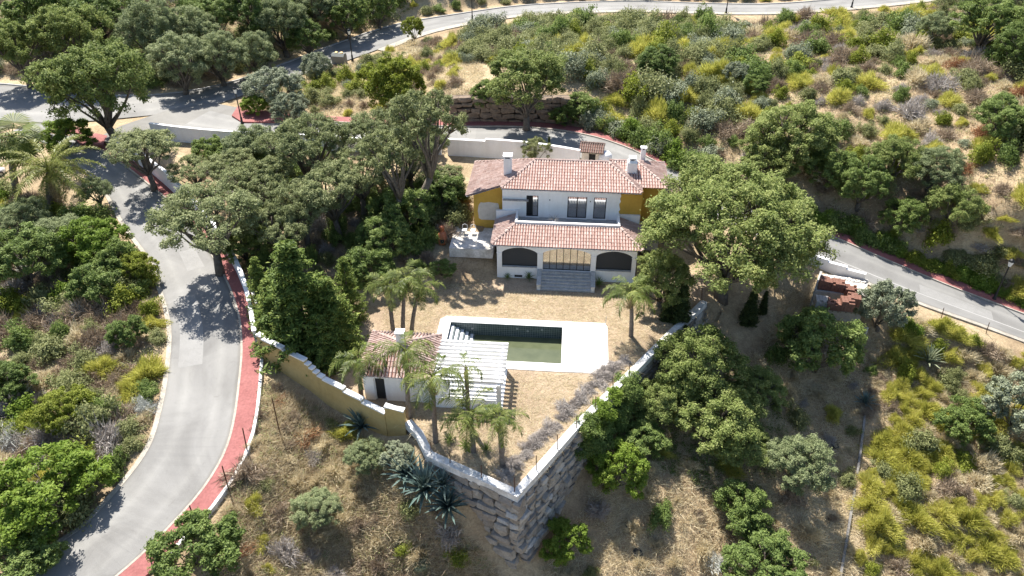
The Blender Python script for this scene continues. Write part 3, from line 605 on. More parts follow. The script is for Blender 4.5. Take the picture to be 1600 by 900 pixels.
# roofs
e1, t1 = 3.70, 4.42; fv, tv = 1.38, 3.94
roof(villa, [([(-6.95, fv, e1), (6.4, fv, e1), (4.46, tv, t1), (-5.06, tv, t1)], (0, -1)),
             ([(-6.95, fv, e1), (-5.06, tv, t1), (-5.06, 5.93, t1), (-6.95, 5.93, e1)], (-1, 0)),
             ([(6.4, fv, e1), (6.4, 5.93, e1), (4.46, 5.93, t1), (4.46, tv, t1)], (1, 0))],
     [((-6.95, fv, e1), (-5.06, tv, t1)), ((6.4, fv, e1), (4.46, tv, t1))], 'porch_roof', 'white_paint')
e2, t2 = 7.06, 8.12; RL, RR, rv, fe, be = -3.6, 3.35, 9.75, 5.72, 13.6; sl = (t2 - e2) / 2.85; ul = -9.75; zl = t2 - sl * (RL - ul)
hu = -6.45
roof(villa, [([(hu, fe, e2), (6.25, fe, e2), (RR, rv, t2), (RL, rv, t2)], (0, -1)),
             ([(8.0, be, zl), (ul, be, zl), (RL, rv, t2), (RR, rv, t2)], (0, 1)),
             ([(6.25, fe, e2), (6.25, 11.5, e2), (RR, rv, t2)], (1, 0)),
             ([(hu, fe, e2), (RL, rv, t2), (hu, rv + (be - rv) * (RL - hu) / (RL - ul), e2)], (-1, 0)),
             ([(hu, 6.3, e2), (hu, rv + (be - rv) * (RL - hu) / (RL - ul), e2), (ul, be, zl), (ul, 6.3, zl)], (-1, 0))],
     [((RL, rv, t2), (RR, rv, t2)), ((RL, rv, t2), (ul, be, zl)), ((hu, fe, e2), (RL, rv, t2)), ((6.25, fe, e2), (RR, rv, t2))], 'main_roof', 'white_paint')
we, wt = 7.02, 8.0
roof(villa, [([(4.4, 6.95, we), (8.8, 6.95, we), (6.0, 10.4, wt), (3.6, 10.4, wt)], (0, -1)),
             ([(8.8, 6.95, we), (8.8, 12.3, we), (6.0, 10.4, wt)], (1, 0)),
             ([(8.8, 12.3, we), (3.6, 12.3, we), (3.6, 10.4, wt), (6.0, 10.4, wt)], (0, 1))],
     [((3.4, 10.4, wt), (6.0, 10.4, wt)), ((8.8, 6.95, we), (6.0, 10.4, wt)), ((8.8, 12.3, we), (6.0, 10.4, wt))], 'wing_roof')
roof(villa, [([(8.47, 7.7, 5.7), (10.35, 7.7, 5.0), (10.35, 12.3, 5.0), (8.47, 12.3, 5.7)], (1, 0))], [], 'annex_roof', 'timber')
def chimney(u0, u1, v0, v1, z0, z1, cap, slim=None):
    b = MB(); b.box((u0, v0, z0), (u1, v1, z1)); c = b.build('chimney', 'white_paint', villa); g = MB()
    cu, cv = 0.5 * (u0 + u1), 0.5 * (v0 + v1); k = 0.14
    if slim:
        MB().hexa([(u0 - .02, v0 - .02, z1 + .002), (u1 + .02, v0 - .02, z1 + .002), (u1 + .02, v1 + .02, z1 + .002), (u0 - .02, v1 + .02, z1 + .002), (cu - slim, cv - slim, z1 + .2), (cu + slim, cv - slim, z1 + .2), (cu + slim, cv + slim, z1 + .2), (cu - slim, cv + slim, z1 + .2)]).build('chimney_shoulder', 'white_paint', c)
        u0, u1, v0, v1, z1 = cu - slim, cu + slim, cv - slim, cv + slim, z1 + 0.202; k = 0.1
    g.box((u0 + 0.06, v0 + 0.06, z1 + 0.002), (u1 - 0.06, v1 - 0.06, z1 + 0.14)); g.build('flue', 'dark_room', c)
    for a_, b_ in ((u0, v0), (u1 - k, v0), (u0, v1 - k), (u1 - k, v1 - k)): MB().box((a_, b_, z1 + 0.003), (a_ + k, b_ + k, z1 + 0.15)).build('cap_post', 'white_paint', c)
    MB().box((u0 - 0.07, v0 - 0.07, z1 + 0.152), (u1 + 0.07, v1 + 0.07, z1 + 0.152 + cap)).build('chimney_cap', 'white_paint', c)
chimney(-6.42, -5.68, 8.15, 8.85, 6.7, 8.85, 0.13)
chimney(5.0, 5.9, 8.7, 9.5, 7.3, 8.55, 0.14, 0.26)
chimney(6.4, 6.85, 11.3, 11.7, 7.0, 8.75, 0.08)

# patio slab beside the house
slab = tag(MB().box((0, 0, -0.4), (4.0, 3.9, 0.55)).build('patio_slab', 'slab_white'), 'raised pale concrete patio slab beside the ochre wing', 'patio', None, 'thing')
slab.location = wor(-11.0, 2.75, 1.75); slab.rotation_euler = (0, 0, -TH)
for i, (u, v) in enumerate(((-9.9, 5.4), (-9.1, 5.4))):
    ch = thing('garden_chair', ('white wire garden chair nearer the patio edge', 'white wire garden chair nearer the ochre wall')[i], 'chair', wor(u, v, 2.3), -TH)
    MB().box((-0.22, -0.22, 0.42), (0.22, 0.22, 0.46)).build('seat', 'white_paint', ch); b = MB(); b.tube([(-.22, .22, .46), (-.22, .27, .8), (0, .29, .92), (.22, .27, .8), (.22, .22, .46)], [.02] * 5, 5); b.build('backrest', 'white_paint', ch)
    for a_ in (-.2, .2):
        for b_ in (-.2, .2): MB().tube([(a_, b_, 0), (a_, b_, .42)], [.018, .018], 5).build('leg', 'white_paint', ch)
p = G(692, 380); k = thing('clay_oven', 'orange terracotta garden oven on the dirt left of the patio slab', 'oven', p)
MB().lathe([(0.42, 0), (0.48, 0.3), (0.46, 0.75), (0.36, 1.05), (0.2, 1.3)], 14).build('body', 'terracotta', k, True); MB().lathe([(0.2, 1.302), (0.19, 1.75), (0.25, 1.78), (0.25, 1.86), (0.15, 1.86)], 12).build('chimney', 'terracotta', k, True); MB().box((-.17, -.52, .3), (.17, -.4, .65)).build('mouth', 'dark_room', k)
pd = thing('plant_stand', 'white pedestal with a bare dried plant on the balcony', 'plant pot', wor(-1.55, 4.6, 3.94), -TH)
MB().box((-.17, -.17, 0), (.17, .17, .62)).build('pedestal', 'white_paint', pd); t_ = MB()
for k in range(26):
    a_ = random.uniform(0, 6.3); r = random.uniform(.3, .75); t_.tube([(0, 0, .6), (r * .5 * math.cos(a_), r * .5 * math.sin(a_), .9), (r * math.cos(a_), r * math.sin(a_), .85 + random.uniform(-.1, .2))], [.02, .014, .006], 4)
t_.build('dried_plant', 'grey_twig', pd)

# ------------------------------------------------------------------ pool
pool = thing('swimming_pool', 'rectangular half-empty swimming pool with murky green water and white deck', 'pool', wor(-10.65, -10.9, 0), -TH)
def L_(u, v): return (u + 10.65, v + 10.9)
PU0, PU1, PV0, PV1 = L_(-9.75, -9.98)[0], L_(-.35, 0)[0], L_(0, -9.98)[1], L_(0, -5.32)[1]
du1 = L_(3.35, 0)[0]; dv1 = L_(0, -4.55)[1]
def deck_piece(poly, z=0.06):
    m = MB(); m.prism(poly, -0.3, z); m.build('deck_slab', 'deck_white', pool)
deck_piece([(0.45, dv1), (-0.05, dv1 - 0.5), (-0.02, PV1 + 0.002), (PU1 + 0.0, PV1 + 0.002), (PU1, dv1)])
deck_piece([(-0.02, PV1 - 0.002), (0.0, PV0 + 0.002), (PU0, PV0 + 0.002), (PU0, PV1 - 0.002)])
deck_piece([(0, PV0 - 0.002), (0.0, 0.05), (PU1 - 0.003, -0.02), (PU1 - 0.003, PV0 - 0.002)])
# the broad deck on the right, edge broken at its near corner
deck_piece([(PU1 + 0.003, dv1), (du1 - 0.15, dv1 + 0.02), (du1 + 0.03, dv1 - 0.35), (du1, 1.5), (du1 - 0.02, 1.0), (du1 - 0.45, 0.85), (du1 - 0.7, 0.55), (du1 - 1.3, 0.42), (du1 - 1.9, 0.1), (du1 - 2.3, 0.02), (PU1 + 0.003, -0.02)])
brk = MB(); brk.prism([(du1 - 0.02, 0.98), (du1, 0.0), (du1 - 2.2, 0.0), (du1 - 1.85, 0.08), (du1 - 1.25, 0.4), (du1 - 0.65, 0.53), (du1 - 0.42, 0.83)], -0.3, 0.03); brk.build('broken_corner', 'slab_white', pool)
m = MB()
zb = -2.4
m.add([(PU0, PV0, zb), (PU1, PV0, zb), (PU1, PV1, zb), (PU0, PV1, zb), (PU0, PV0, 0.0), (PU1, PV0, 0.0), (PU1, PV1, 0.0), (PU0, PV1, 0.0)], [(0, 1, 2, 3), (0, 4, 5, 1), (1, 5, 6, 2), (2, 6, 7, 3), (3, 7, 4, 0)])
m.build('pool_basin', 'pool_tile', pool)
MB().add([(PU0, PV0, -1.2), (PU1, PV0, -1.2), (PU1, PV1, -1.2), (PU0, PV1, -1.2)], [(0, 1, 2, 3)]).build('water', 'murky_water', pool)
for k in range(5):
    z = -0.28 - 0.21 * k; u = PU0 + 0.02 + 0.4 * k
    st_ = MB().box((u, PV0 + 0.01, zb), (u + 0.4, PV1 - 0.01, z - 0.03)).build('pool_step', 'pool_tile', pool); MB().box((u + 0.01, PV0 + 0.01, z - 0.029), (u + 0.27, PV1 - 0.01, z)).build('tread', 'white_paint', st_)
for u, zz_ in ((2.7, -0.55), (7.4, -0.55), (6.5, -0.35), (8.6, -0.35)): MB().lathe([(0.02, 0), (0.1, 0.0), (0.1, 0.03), (0.03, 0.045)], 10).build('pool_light', 'galvanised', pool).matrix_local = Matrix.Translation((u, PV1 - 0.002, zz_)) @ Matrix.Rotation(R_(90), 4, 'X')
lad = MB()
for x in (0, 0.5): lad.tube([(PU0 + 2.1 + x, PV1 - 0.1, -0.9), (PU0 + 2.1 + x, PV1 - 0.12, -1.35)], [.02, .02], 6)
p = wor(3.25, -4.7, 0.06); tag(MB().tube([(0, 0, 0), (0, 0, 0.85)], [.025, .02], 6).build('shower_pole', 'galvanised'), 'thin grey pole at the far right corner of the pool deck', 'pole', None, 'thing').location = p

# ------------------------------------------------------------------ pool house and pergola
ph = thing('pool_house', 'small white pool house with pyramid tile roof behind the palms', 'house', wor(-14.65, -15.05, 0), -TH)
W, D, hz = 4.75, 4.5, 2.6
m = MB(); m.box((0, 0, -0.3), (0.75, 0.22, hz)); m.box((1.6, 0, -0.3), (W, 0.22, hz)); m.box((0.75, 0, 2.15), (1.6, 0.22, hz)); m.box((0, 0.22, -0.3), (0.22, D, hz)); m.box((W - 0.22, 0.22, -0.3), (W, D, hz)); m.box((0.22, D - 0.22, -0.3), (W - 0.22, D, hz)); m.build('wall', 'white_paint', ph)
d_ = MB(); d_.box((0.75, 0.1, -0.1), (0.83, 0.2, 2.15)); d_.box((1.52, 0.1, -0.1), (1.6, 0.2, 2.15)); d_.box((0.83, 0.1, 2.05), (1.52, 0.2, 2.15)); dd = d_.build('door', 'white_paint', ph); MB().box((0.83, 0.18, -0.1), (1.52, 0.2, 2.05)).build('door_leaf', 'dark_room', dd)
o_ = 0.28; ap = (W * 0.5 + 0.1, D * 0.5, 3.75); c4 = [(-o_, -o_, hz), (W + o_, -o_, hz), (W + o_, D + o_, hz), (-o_, D + o_, hz)]
roof(ph, [([c4[0], c4[1], ap], (0, -1)), ([c4[1], c4[2], ap], (1, 0)), ([c4[2], c4[3], ap], (0, 1)), ([c4[3], c4[0], ap], (-1, 0))], [(c, ap) for c in c4], 'roof', 'white_paint')
c = MB().box((ap[0] - 0.3, ap[1] - 0.15, 3.1), (ap[0] + 0.25, ap[1] + 0.35, 4.5)).build('chimney', 'white_paint', ph); MB().box((ap[0] - 0.2, ap[1] - 0.05, 4.502), (ap[0] + 0.15, ap[1] + 0.25, 4.6)).build('flue', 'dark_room', c); MB().box((ap[0] - 0.37, ap[1] - 0.22, 4.602), (ap[0] + 0.32, ap[1] + 0.42, 4.72)).build('chimney_cap', 'white_paint', c)
pg = thing('pergola', 'white slatted pergola between the pool house and the pool', 'pergola', wor(-9.75, -15.35, 0), -TH)
PWd, PDp = 5.1, 4.5
for i in range(11):
    v = 0.1 + i * (PDp - 0.2) / 10; MB().box((-0.05, v - 0.075, 2.45), (PWd + 0.25, v + 0.075, 2.64)).build('rafter', 'white_paint', pg)
for u in (0.15, PWd - 0.1): MB().box((u - 0.1, -0.15, 2.22), (u + 0.1, PDp + 0.15, 2.448)).build('beam', 'white_paint', pg)
for u in (0.15, PWd - 0.1):
    for v in (0.15, PDp - 0.15): MB().box((u - 0.16, v - 0.16, -0.3), (u + 0.16, v + 0.16, 2.218)).build('pillar', 'old_white', pg)
MB().box((-0.02, 0.0, -0.3), (PWd + 0.15, PDp - 0.1, 0.05)).build('floor_slab', 'deck_white', pg)
MB().box((0.33, -0.1, -0.3), (PWd - 0.28, 0.1, 0.95)).build('low_wall', 'white_paint', pg)

# ------------------------------------------------------------------ walls
def seg_wall(parent, name, p, q, z0, z1, th, mat, z0b=None, z1b=None):
    p, q = Vector((p[0], p[1], 0)), Vector((q[0], q[1], 0)); d = (q - p).normalized(); n = Vector((d.y, -d.x, 0)) * th * 0.5
    z0b = z0 if z0b is None else z0b; z1b = z1 if z1b is None else z1b
    m = MB(); m.hexa([(*(p + n)[:2], z0), (*(q + n)[:2], z0b), (*(q - n)[:2], z0b), (*(p - n)[:2], z0), (*(p + n)[:2], z1), (*(q + n)[:2], z1b), (*(q - n)[:2], z1b), (*(p - n)[:2], z1)])
    return m.build(name, mat, parent)
yw = thing('garden_wall', 'ochre garden wall with stepped white coping below the conifers', 'wall')
Y0, Y1 = Vector((-19.6, 44.4, 0)), Vector((-8.95, 37.7, 0))
ztop = [(0.0, 2.55), (0.04, 2.35), (0.22, 2.2), (0.40, 1.95), (0.43, 1.72), (0.46, 1.5), (0.49, 1.3), (0.53, 1.15), (0.69, 0.95), (0.83, 0.75), (1.0, 0.75)]
for k in range(len(ztop) - 1):
    a_, b_ = Y0.lerp(Y1, ztop[k][0]), Y0.lerp(Y1, ztop[k + 1][0]); z = ztop[k][1]; zb_ = min(T(a_.x - .5, a_.y - .8), T(b_.x - .5, b_.y - .8)) - 0.8
    seg_wall(yw, 'wall_panel', a_, b_, zb_, z, 0.3, 'yellow_faded'); seg_wall(yw, 'coping', a_, b_, z + 0.002, z + 0.13, 0.42, 'white_paint')
Y2 = Vector((-7.55, 37.35, 0)); seg_wall(yw, 'wall_panel', Y1, Y2, -3.2, 1.45, 0.3, 'yellow_faded'); seg_wall(yw, 'coping', Y1, Y2, 1.452, 1.6, 0.42, 'white_paint', None, 1.3)
# white ledge on the retaining wall
rw = thing('retaining_wall', 'boulder retaining wall with white ledge holding up the garden', 'wall')
ring = [Y2, wor(-10.2, -18.4), wor(-9.14, -20.3), wor(-2.84, -23.2), wor(1.09, -16.7), wor(4.99, -11.12), wor(8.67, -5.73), wor(12.06, -0.99)]
def ledge(pts, z0, z1, inn, out, mat):
    """one mitred band along a polyline"""
    P = [Vector((p.x, p.y, 0)) for p in pts]; N = []
    for i in range(len(P)):
        ds = []
        if i: ds.append((P[i] - P[i - 1]).normalized())
        if i < len(P) - 1: ds.append((P[i + 1] - P[i]).normalized())
        ns = [Vector((d.y, -d.x, 0)) for d in ds]; n = sum(ns, Vector()) / len(ns); N.append(n / max(0.4, n.length_squared))
    res = []
    for i in range(len(P) - 1):
        a_, b_ = P[i], P[i + 1]; m = MB()
        q = [a_ + N[i] * out, b_ + N[i + 1] * out, b_ - N[i + 1] * inn, a_ - N[i] * inn]
        m.hexa([(*x[:2], z0) for x in q] + [(*x[:2], z1) for x in q]); res.append(m)
    return res
for s in ledge(ring, -0.32, 0.24, 0.45, 0.1, ''): s.build('white_ledge', 'old_white', rw)
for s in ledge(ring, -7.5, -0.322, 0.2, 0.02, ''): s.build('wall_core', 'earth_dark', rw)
def rock_mesh(seed, n=3):
    r = random.Random(seed); bm = bmesh.new(); bmesh.ops.create_cube(bm, size=1.0); bmesh.ops.subdivide_edges(bm, edges=bm.edges, cuts=1, use_grid_fill=True)
    for v in bm.verts:
        p = v.co.copy(); k = sum(1 for c in p if abs(c) > 0.45)
        f = {3: 0.88, 2: 0.96, 1: 1.02}.get(k, 1.0); v.co = p * f + Vector((r.uniform(-.1, .1), r.uniform(-.08, .08), r.uniform(-.1, .1)))
    me = bpy.data.meshes.new('boulder'); bm.to_mesh(me); bm.free(); return me
ROCKS = []
for k in range(12):
    me = rock_mesh(k); me.materials.append(MATS[('rock_a', 'rock_b', 'rock_a', 'rock_c', 'rock_b', 'rock_a')[k % 6]]); ROCKS.append(me)
WARM = []
for k in range(6):
    me = rock_mesh(50 + k); me.materials.append(MATS['rock_warm']); WARM.append(me)
def stone_face(parent, p, q, ztop_, zbot, batter, rnd, hmin=0.42, hmax=0.72, wmin=0.6, wmax=1.5, meshes=ROCKS, depth=0.9):
    p, q = Vector((p[0], p[1], 0)), Vector((q[0], q[1], 0)); L = (q - p).length; d = (q - p) / L; n = Vector((d.y, -d.x, 0)); ang = math.atan2(d.y, d.x); z = ztop_
    while z > zbot(0.5) - 4:
        h = rnd.uniform(hmin, hmax); s = -rnd.uniform(0, 0.5); any_ = False
        while s < L:
            w_ = rnd.uniform(wmin, wmax); hh = h * rnd.uniform(0.75, 1.12); zc = z - h * 0.5 + rnd.uniform(-.05, .05); t = min(max((s + w_ * 0.5) / L, 0), 1)
            if zc > zbot(t) - 0.55:
                any_ = True; o = bpy.data.objects.new('boulder', rnd.choice(meshes)); C.objects.link(o); o.parent = parent
                w2 = min(w_, L + 0.35 - s)
                c = p + d * (s + w2 * 0.5) + n * (0.02 - depth * 0.36 + (ztop_ - zc) * batter + rnd.uniform(-.12, .14))
                o.location = (c.x, c.y, zc); o.scale = (w2 * 0.99, depth, hh * 1.02); o.rotation_euler = (rnd.uniform(-.08, .08), rnd.uniform(-.1, .1), ang + rnd.uniform(-.08, .08) + (math.pi if rnd.random() < .5 else 0))
            s += w_
        z -= h
        if not any_: break
rnd = random.Random(5)
def zgr(p, q): return lambda t: T(p.x + (q.x - p.x) * t + 0.9 * (q.y - p.y) / (q - p).length, p.y + (q.y - p.y) * t - 0.9 * (q.x - p.x) / (q - p).length)
for i in range(2, 7):
    hm = (0.42, 0.72, 0.6, 1.5) if i > 2 else (0.5, 0.85, 0.7, 1.6)
    stone_face(rw, ring[i], ring[i + 1], -0.25, zgr(ring[i], ring[i + 1]), 0.12, rnd, *hm)
# dry-stone bank behind the back road
bw = thing('rock_bank', 'brown block-stone bank wall along the road behind the villa', 'wall'); pL, pR = at(712, 192, 4.05), at(908, 192, 4.05); pL, pR = at(706, 190, 4.05), at(908, 192, 4.05)
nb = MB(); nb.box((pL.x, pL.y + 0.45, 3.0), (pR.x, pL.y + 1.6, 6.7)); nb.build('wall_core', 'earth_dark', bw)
stone_face(bw, pL, pR, 7.0, lambda t: 4.0, -0.10 + 0.05, random.Random(9), 0.55, 0.75, 0.9, 1.9, WARM, 1.0)
# white road-side boundary walls
def white_wall(name, label, pxs, h, th=0.25, step=True, mat='white_paint', n=12):
    w_ = thing(name, label, 'wall'); P = resample([at(x, y, z) for x, y, z in pxs], n)
    for i in range(n - 1):
        zt = math.floor((max(P[i][2], P[i + 1][2]) + h) / .22) * .22 + .2
        seg_wall(w_, 'wall_panel', P[i], P[i + 1], min(P[i][2], P[i + 1][2]) - 1.2, zt, th, mat); seg_wall(w_, 'coping', P[i], P[i + 1], zt + 0.002, zt + 0.09, th + 0.1, 'white_paint')
    return w_
white_wall('boundary_wall', 'white stepped boundary wall beside the red pavement under the oaks', [(404, 545, 0.2), (402, 520, 0.4), (396, 480, 0.7), (385, 445, 1.0), (366, 405, 1.3), (342, 372, 1.7), (318, 340, 2.0), (272, 297, 2.6), (240, 265, 2.8), (185, 235, 3.1)], 1.35)
white_wall('boundary_wall', 'white stepped wall behind the oaks along the back road', [(240, 214, 3.4), (300, 222, 3.5), (430, 229, 3.6), (560, 236, 3.8), (690, 241, 3.9)], 1.45, n=11)
white_wall('boundary_wall', 'white wall directly behind the villa roof and gatehouse', [(700, 242, 3.9), (800, 246, 4.0), (855, 252, 4.0), (905, 262, 4.0)], 1.75, n=8)
white_wall('boundary_wall', 'low white wall between the brick pallets and the right road', [(1262, 413, 0.5), (1300, 430, 0.1), (1346, 450, -0.4)], 1.0, n=4)
# little white edge wall along the outer side of the red pavement
kw = thing('edge_wall', 'low white kerb wall along the outer edge of the red pavement', 'wall')
kl = offset(aR, aL, 1.68)[8:37]
for i in range(0, len(kl) - 2, 2): seg_wall(kw, 'wall_panel', kl[i], kl[i + 2], kl[i][2] - 0.6, kl[i][2] + 0.28, 0.22, 'old_white', kl[i + 2][2] - 0.6, kl[i + 2][2] + 0.28)
# gate house
gh = thing('gatehouse', 'tiny white gatehouse with brown tile roof behind the villa', 'gatehouse', at(926, 256, 3.9), -TH - 0.12)
m = MB(); m.box((-1.3, -0.9, -.3), (-0.45, 0.9, 2.1)); m.box((0.35, -0.9, -.3), (1.0, 0.9, 2.1)); m.box((-.45, -.9, 1.7), (.35, .9, 2.1)); m.build('wall', 'plaster', gh); MB().box((-.45, -.6, -.3), (.35, -.5, 1.7)).build('door', 'dark_room', gh)
roof(gh, [([(-1.6, -1.3, 2.05), (1.3, -1.3, 2.05), (1.3, 0.0, 2.7), (-1.6, 0.0, 2.7)], (0, -1)), ([(1.3, 1.3, 2.05), (-1.6, 1.3, 2.05), (-1.6, 0, 2.7), (1.3, 0, 2.7)], (0, 1))], [((-1.6, 0, 2.7), (1.3, 0, 2.7))], 'roof', 'timber')
m_noise('dark_tile', (0.15, 0.105, 0.085), (0.3, 0.225, 0.19), 3, 0.9, 0.2)
for o_ in bpy.data.objects:
    if o_.name.startswith('roof_tiles') and o_.parent and o_.parent.parent == gh: o_.data.materials[0] = MATS['dark_tile']
gh.scale = (.88, .88, .88)
p = at(944, 262, 3.8); tag(MB().lathe([(0.7, 0), (0.72, 0.2), (0.72, 1.5), (0.5, 1.75), (0.15, 1.8)], 16).build('water_tank', 'white_paint', None, True), 'pale round water tank beside the gatehouse', 'tank', None, 'thing').location = p

# ------------------------------------------------------------------ plants: generators
def unit(a): return a / np.maximum(np.linalg.norm(a, axis=-1, keepdims=True), 1e-9)
def leaf_quads(rng, c, nrm, size, aspect=0.5):
    nrm = unit(nrm); t = rng.normal(size=c.shape); t = unit(t - nrm * (t * nrm).sum(1, keepdims=True)); b = np.cross(nrm, t)
    s = size[:, None]; fold = nrm * s * 0.25
    return np.stack([c - t * s, c + b * s * aspect + fold, c + t * s, c - b * s * aspect + fold], 1).reshape(-1, 3)
def quad_faces(n): return np.arange(n * 4).reshape(-1, 4)
def clump_leaves(rng, cen, rad, per, size, up=0.4, aspect=0.5, squash=0.8, droop=0.0):
    k = len(cen); idx = np.repeat(np.arange(k), per); d = unit(rng.normal(size=(len(idx), 3)) + np.array([0, 0, up]))
    rf = rng.uniform(0.25, 1.0, len(idx)) ** 0.5; off = d * rf[:, None] * rad[idx][:, None]; off[:, 2] *= squash
    off *= (1 + np.where(rng.random(len(idx)) < .16, np.abs(rng.normal(scale=.4, size=len(idx))), 0))[:, None]; p = cen[idx] + off + rng.normal(scale=1, size=off.shape) * (.03 + .05 * rad[idx])[:, None]
    nrm = unit(d * 0.7 + rng.normal(scale=0.5, size=d.shape) + np.array([-0.1, 0.2, 0.55]) * 0.9)
    return leaf_quads(rng, p, nrm, size * rng.uniform(0.65, 1.35, len(idx)), aspect)
def make_tree(seed, R, Ht, cb, nl, nc, per, size, leafmat, barkmat='bark', tr=0.35, lob=0.42, flat=1.0, up=0.4, lean=0.0, zmin=-0.25, limbs=1.0):
    """trunk with limbs, crown of leaf clumps gathered in lobes; returns (trunk mesh, crown mesh, crown centre height)"""
    rng = np.random.default_rng(seed); rn = random.Random(seed); zc = (cb + Ht) * 0.5; rz = (Ht - cb) * 0.5
    lobes = []
    for i in range(nl):
        z = 1 - (i + 0.5) / nl * (1 - zmin); a = i * 2.39996 + rn.uniform(-.35, .35); q = math.sqrt(max(0, 1 - z * z)); rr = rn.uniform(0.55, 0.76)
        lobes.append((R * rr * q * math.cos(a), R * rr * q * math.sin(a), zc + rz * rr * z))
    lobes = np.array(lobes); lr = R * lob * rng.uniform(0.72, 1.2, nl)
    d = unit(rng.normal(size=(nl * nc, 3)) + np.array([0, 0, 0.35])); li = np.repeat(np.arange(nl), nc)
    outw = unit(lobes[li] - np.array([0, 0, zc - 0.4 * rz])); d = unit(d + 0.35 * outw)
    cen = lobes[li] + d * (lr[li] * rng.uniform(0.62, 1.0, nl * nc))[:, None] * np.array([1, 1, flat]); cen[:, 2] = np.maximum(cen[:, 2], cb * 0.55)
    crad = lr[li] * rng.uniform(0.17, 0.34, nl * nc)
    lv = clump_leaves(rng, cen, crad, per, size, up)
    crown = mesh_np('crown', lv, quad_faces(len(lv) // 4), leafmat)
    t = MB(); fork = Vector((lean + rn.uniform(-.2, .2), rn.uniform(-.2, .2), cb * 0.75))
    t.tube([(0, 0, -0.5), (rn.uniform(-.1, .1), rn.uniform(-.1, .1), cb * .3), fork], [tr * 1.35, tr, tr * .85], 8)
    for i in range(nl):
        p = Vector(lobes[i]); mid = fork.lerp(p, 0.5) + Vector((rn.uniform(-.1, .1) * R, rn.uniform(-.1, .1) * R, -0.06 * R + rn.uniform(0, .1) * R)); r0 = tr * rn.uniform(.35, .55) * limbs
        t.tube([fork - Vector((0, 0, rn.uniform(0, .3))), fork.lerp(mid, .5) + Vector((rn.uniform(-.05, .05) * R, rn.uniform(-.05, .05) * R, 0)), mid, p], [r0, r0 * .8, r0 * .6, r0 * .3], 5)
        for j in range(i * nc, i * nc + nc, 3):
            q = Vector(cen[j]); t.tube([p.lerp(mid, .3), p.lerp(q, .5) + Vector((rn.uniform(-.1, .1), rn.uniform(-.1, .1), rn.uniform(-.1, .1))), q], [r0 * .3, r0 * .2, r0 * .08], 4)
    return t.mesh('trunk', barkmat, True), crown, zc
def lumpy(rng, v):
    a = np.arctan2(v[:, 1], v[:, 0]); ph = rng.uniform(0, 6.28, 4); k = 1 + .28 * np.sin(2 * a + ph[0]) + .2 * np.sin(3 * a + ph[1]) + .12 * np.sin(5 * a + ph[2]); o = v.copy(); o[:, :2] *= k[:, None]; o[:, 2] *= 1 + .25 * np.sin(2 * a + ph[3]); return o
def blades(rng, base, tip, width):
    """thin upright triangles"""
    d = tip - base; side = unit(np.cross(d, rng.normal(size=d.shape))) * width[:, None]
    return np.stack([base - side, base + side, tip], 1).reshape(-1, 3)
def blade_bush(seed, R, h, n, wd, mat, up=0.8):
    rng = np.random.default_rng(seed); d = unit(rng.normal(size=(n, 3)) * np.array([1, 1, .6]) + np.array([0, 0, up])); d[:, 2] = np.abs(d[:, 2])
    st = d * rng.uniform(0.15, 0.8, n)[:, None] * np.array([R, R, h * .85]); ln = rng.uniform(.12, .3, n)[:, None]
    tip = st + unit(d + rng.normal(scale=.35, size=d.shape) + np.array([0, 0, .35])) * ln * np.array([R, R, h]) * 1.1
    kk = rng.bit_generator.state; st = lumpy(np.random.default_rng(seed), st); tip = lumpy(np.random.default_rng(seed), tip); v = blades(rng, st, tip, rng.uniform(.6, 1.3, n) * wd); return mesh_np('bush', v, np.arange(n * 3).reshape(-1, 3), mat)
def leaf_bush(seed, R, h, nc, per, size, mat, up=.5):
    rng = np.random.default_rng(seed); d = unit(rng.normal(size=(nc, 3)) + np.array([0, 0, .55])); d[:, 2] = np.abs(d[:, 2])
    cen = d * np.array([R, R, h]) * rng.uniform(.35, .85, nc)[:, None]; cen[:, 2] += .1; cen = lumpy(rng, cen)
    lv = clump_leaves(rng, cen, np.full(nc, .33 * R) * rng.uniform(.7, 1.3, nc), per, size, up)
    return mesh_np('bush', lv, quad_faces(len(lv) // 4), mat)
def twig_bush(seed, R, h, n, wd, mat):
    rng = np.random.default_rng(seed); d = unit(rng.normal(size=(n, 3)) * np.array([1, 1, .7]) + np.array([0, 0, .5])); d[:, 2] = np.abs(d[:, 2])
    p = d * rng.uniform(.05, .8, n)[:, None] * np.array([R, R, h]); q = p + unit(d + rng.normal(scale=.9, size=d.shape)) * rng.uniform(.15, .45, n)[:, None] * R
    q[:, 2] = np.maximum(q[:, 2], .02); p = lumpy(np.random.default_rng(seed), p); q = lumpy(np.random.default_rng(seed), q); v = blades(rng, p, q, rng.uniform(.6, 1.4, n) * wd); return mesh_np('bush', v, np.arange(n * 3).reshape(-1, 3), mat)

TREES = {}
def proto(key, name, *a, **k): TREES[key] = (name, a[1], *make_tree(*a, **k))
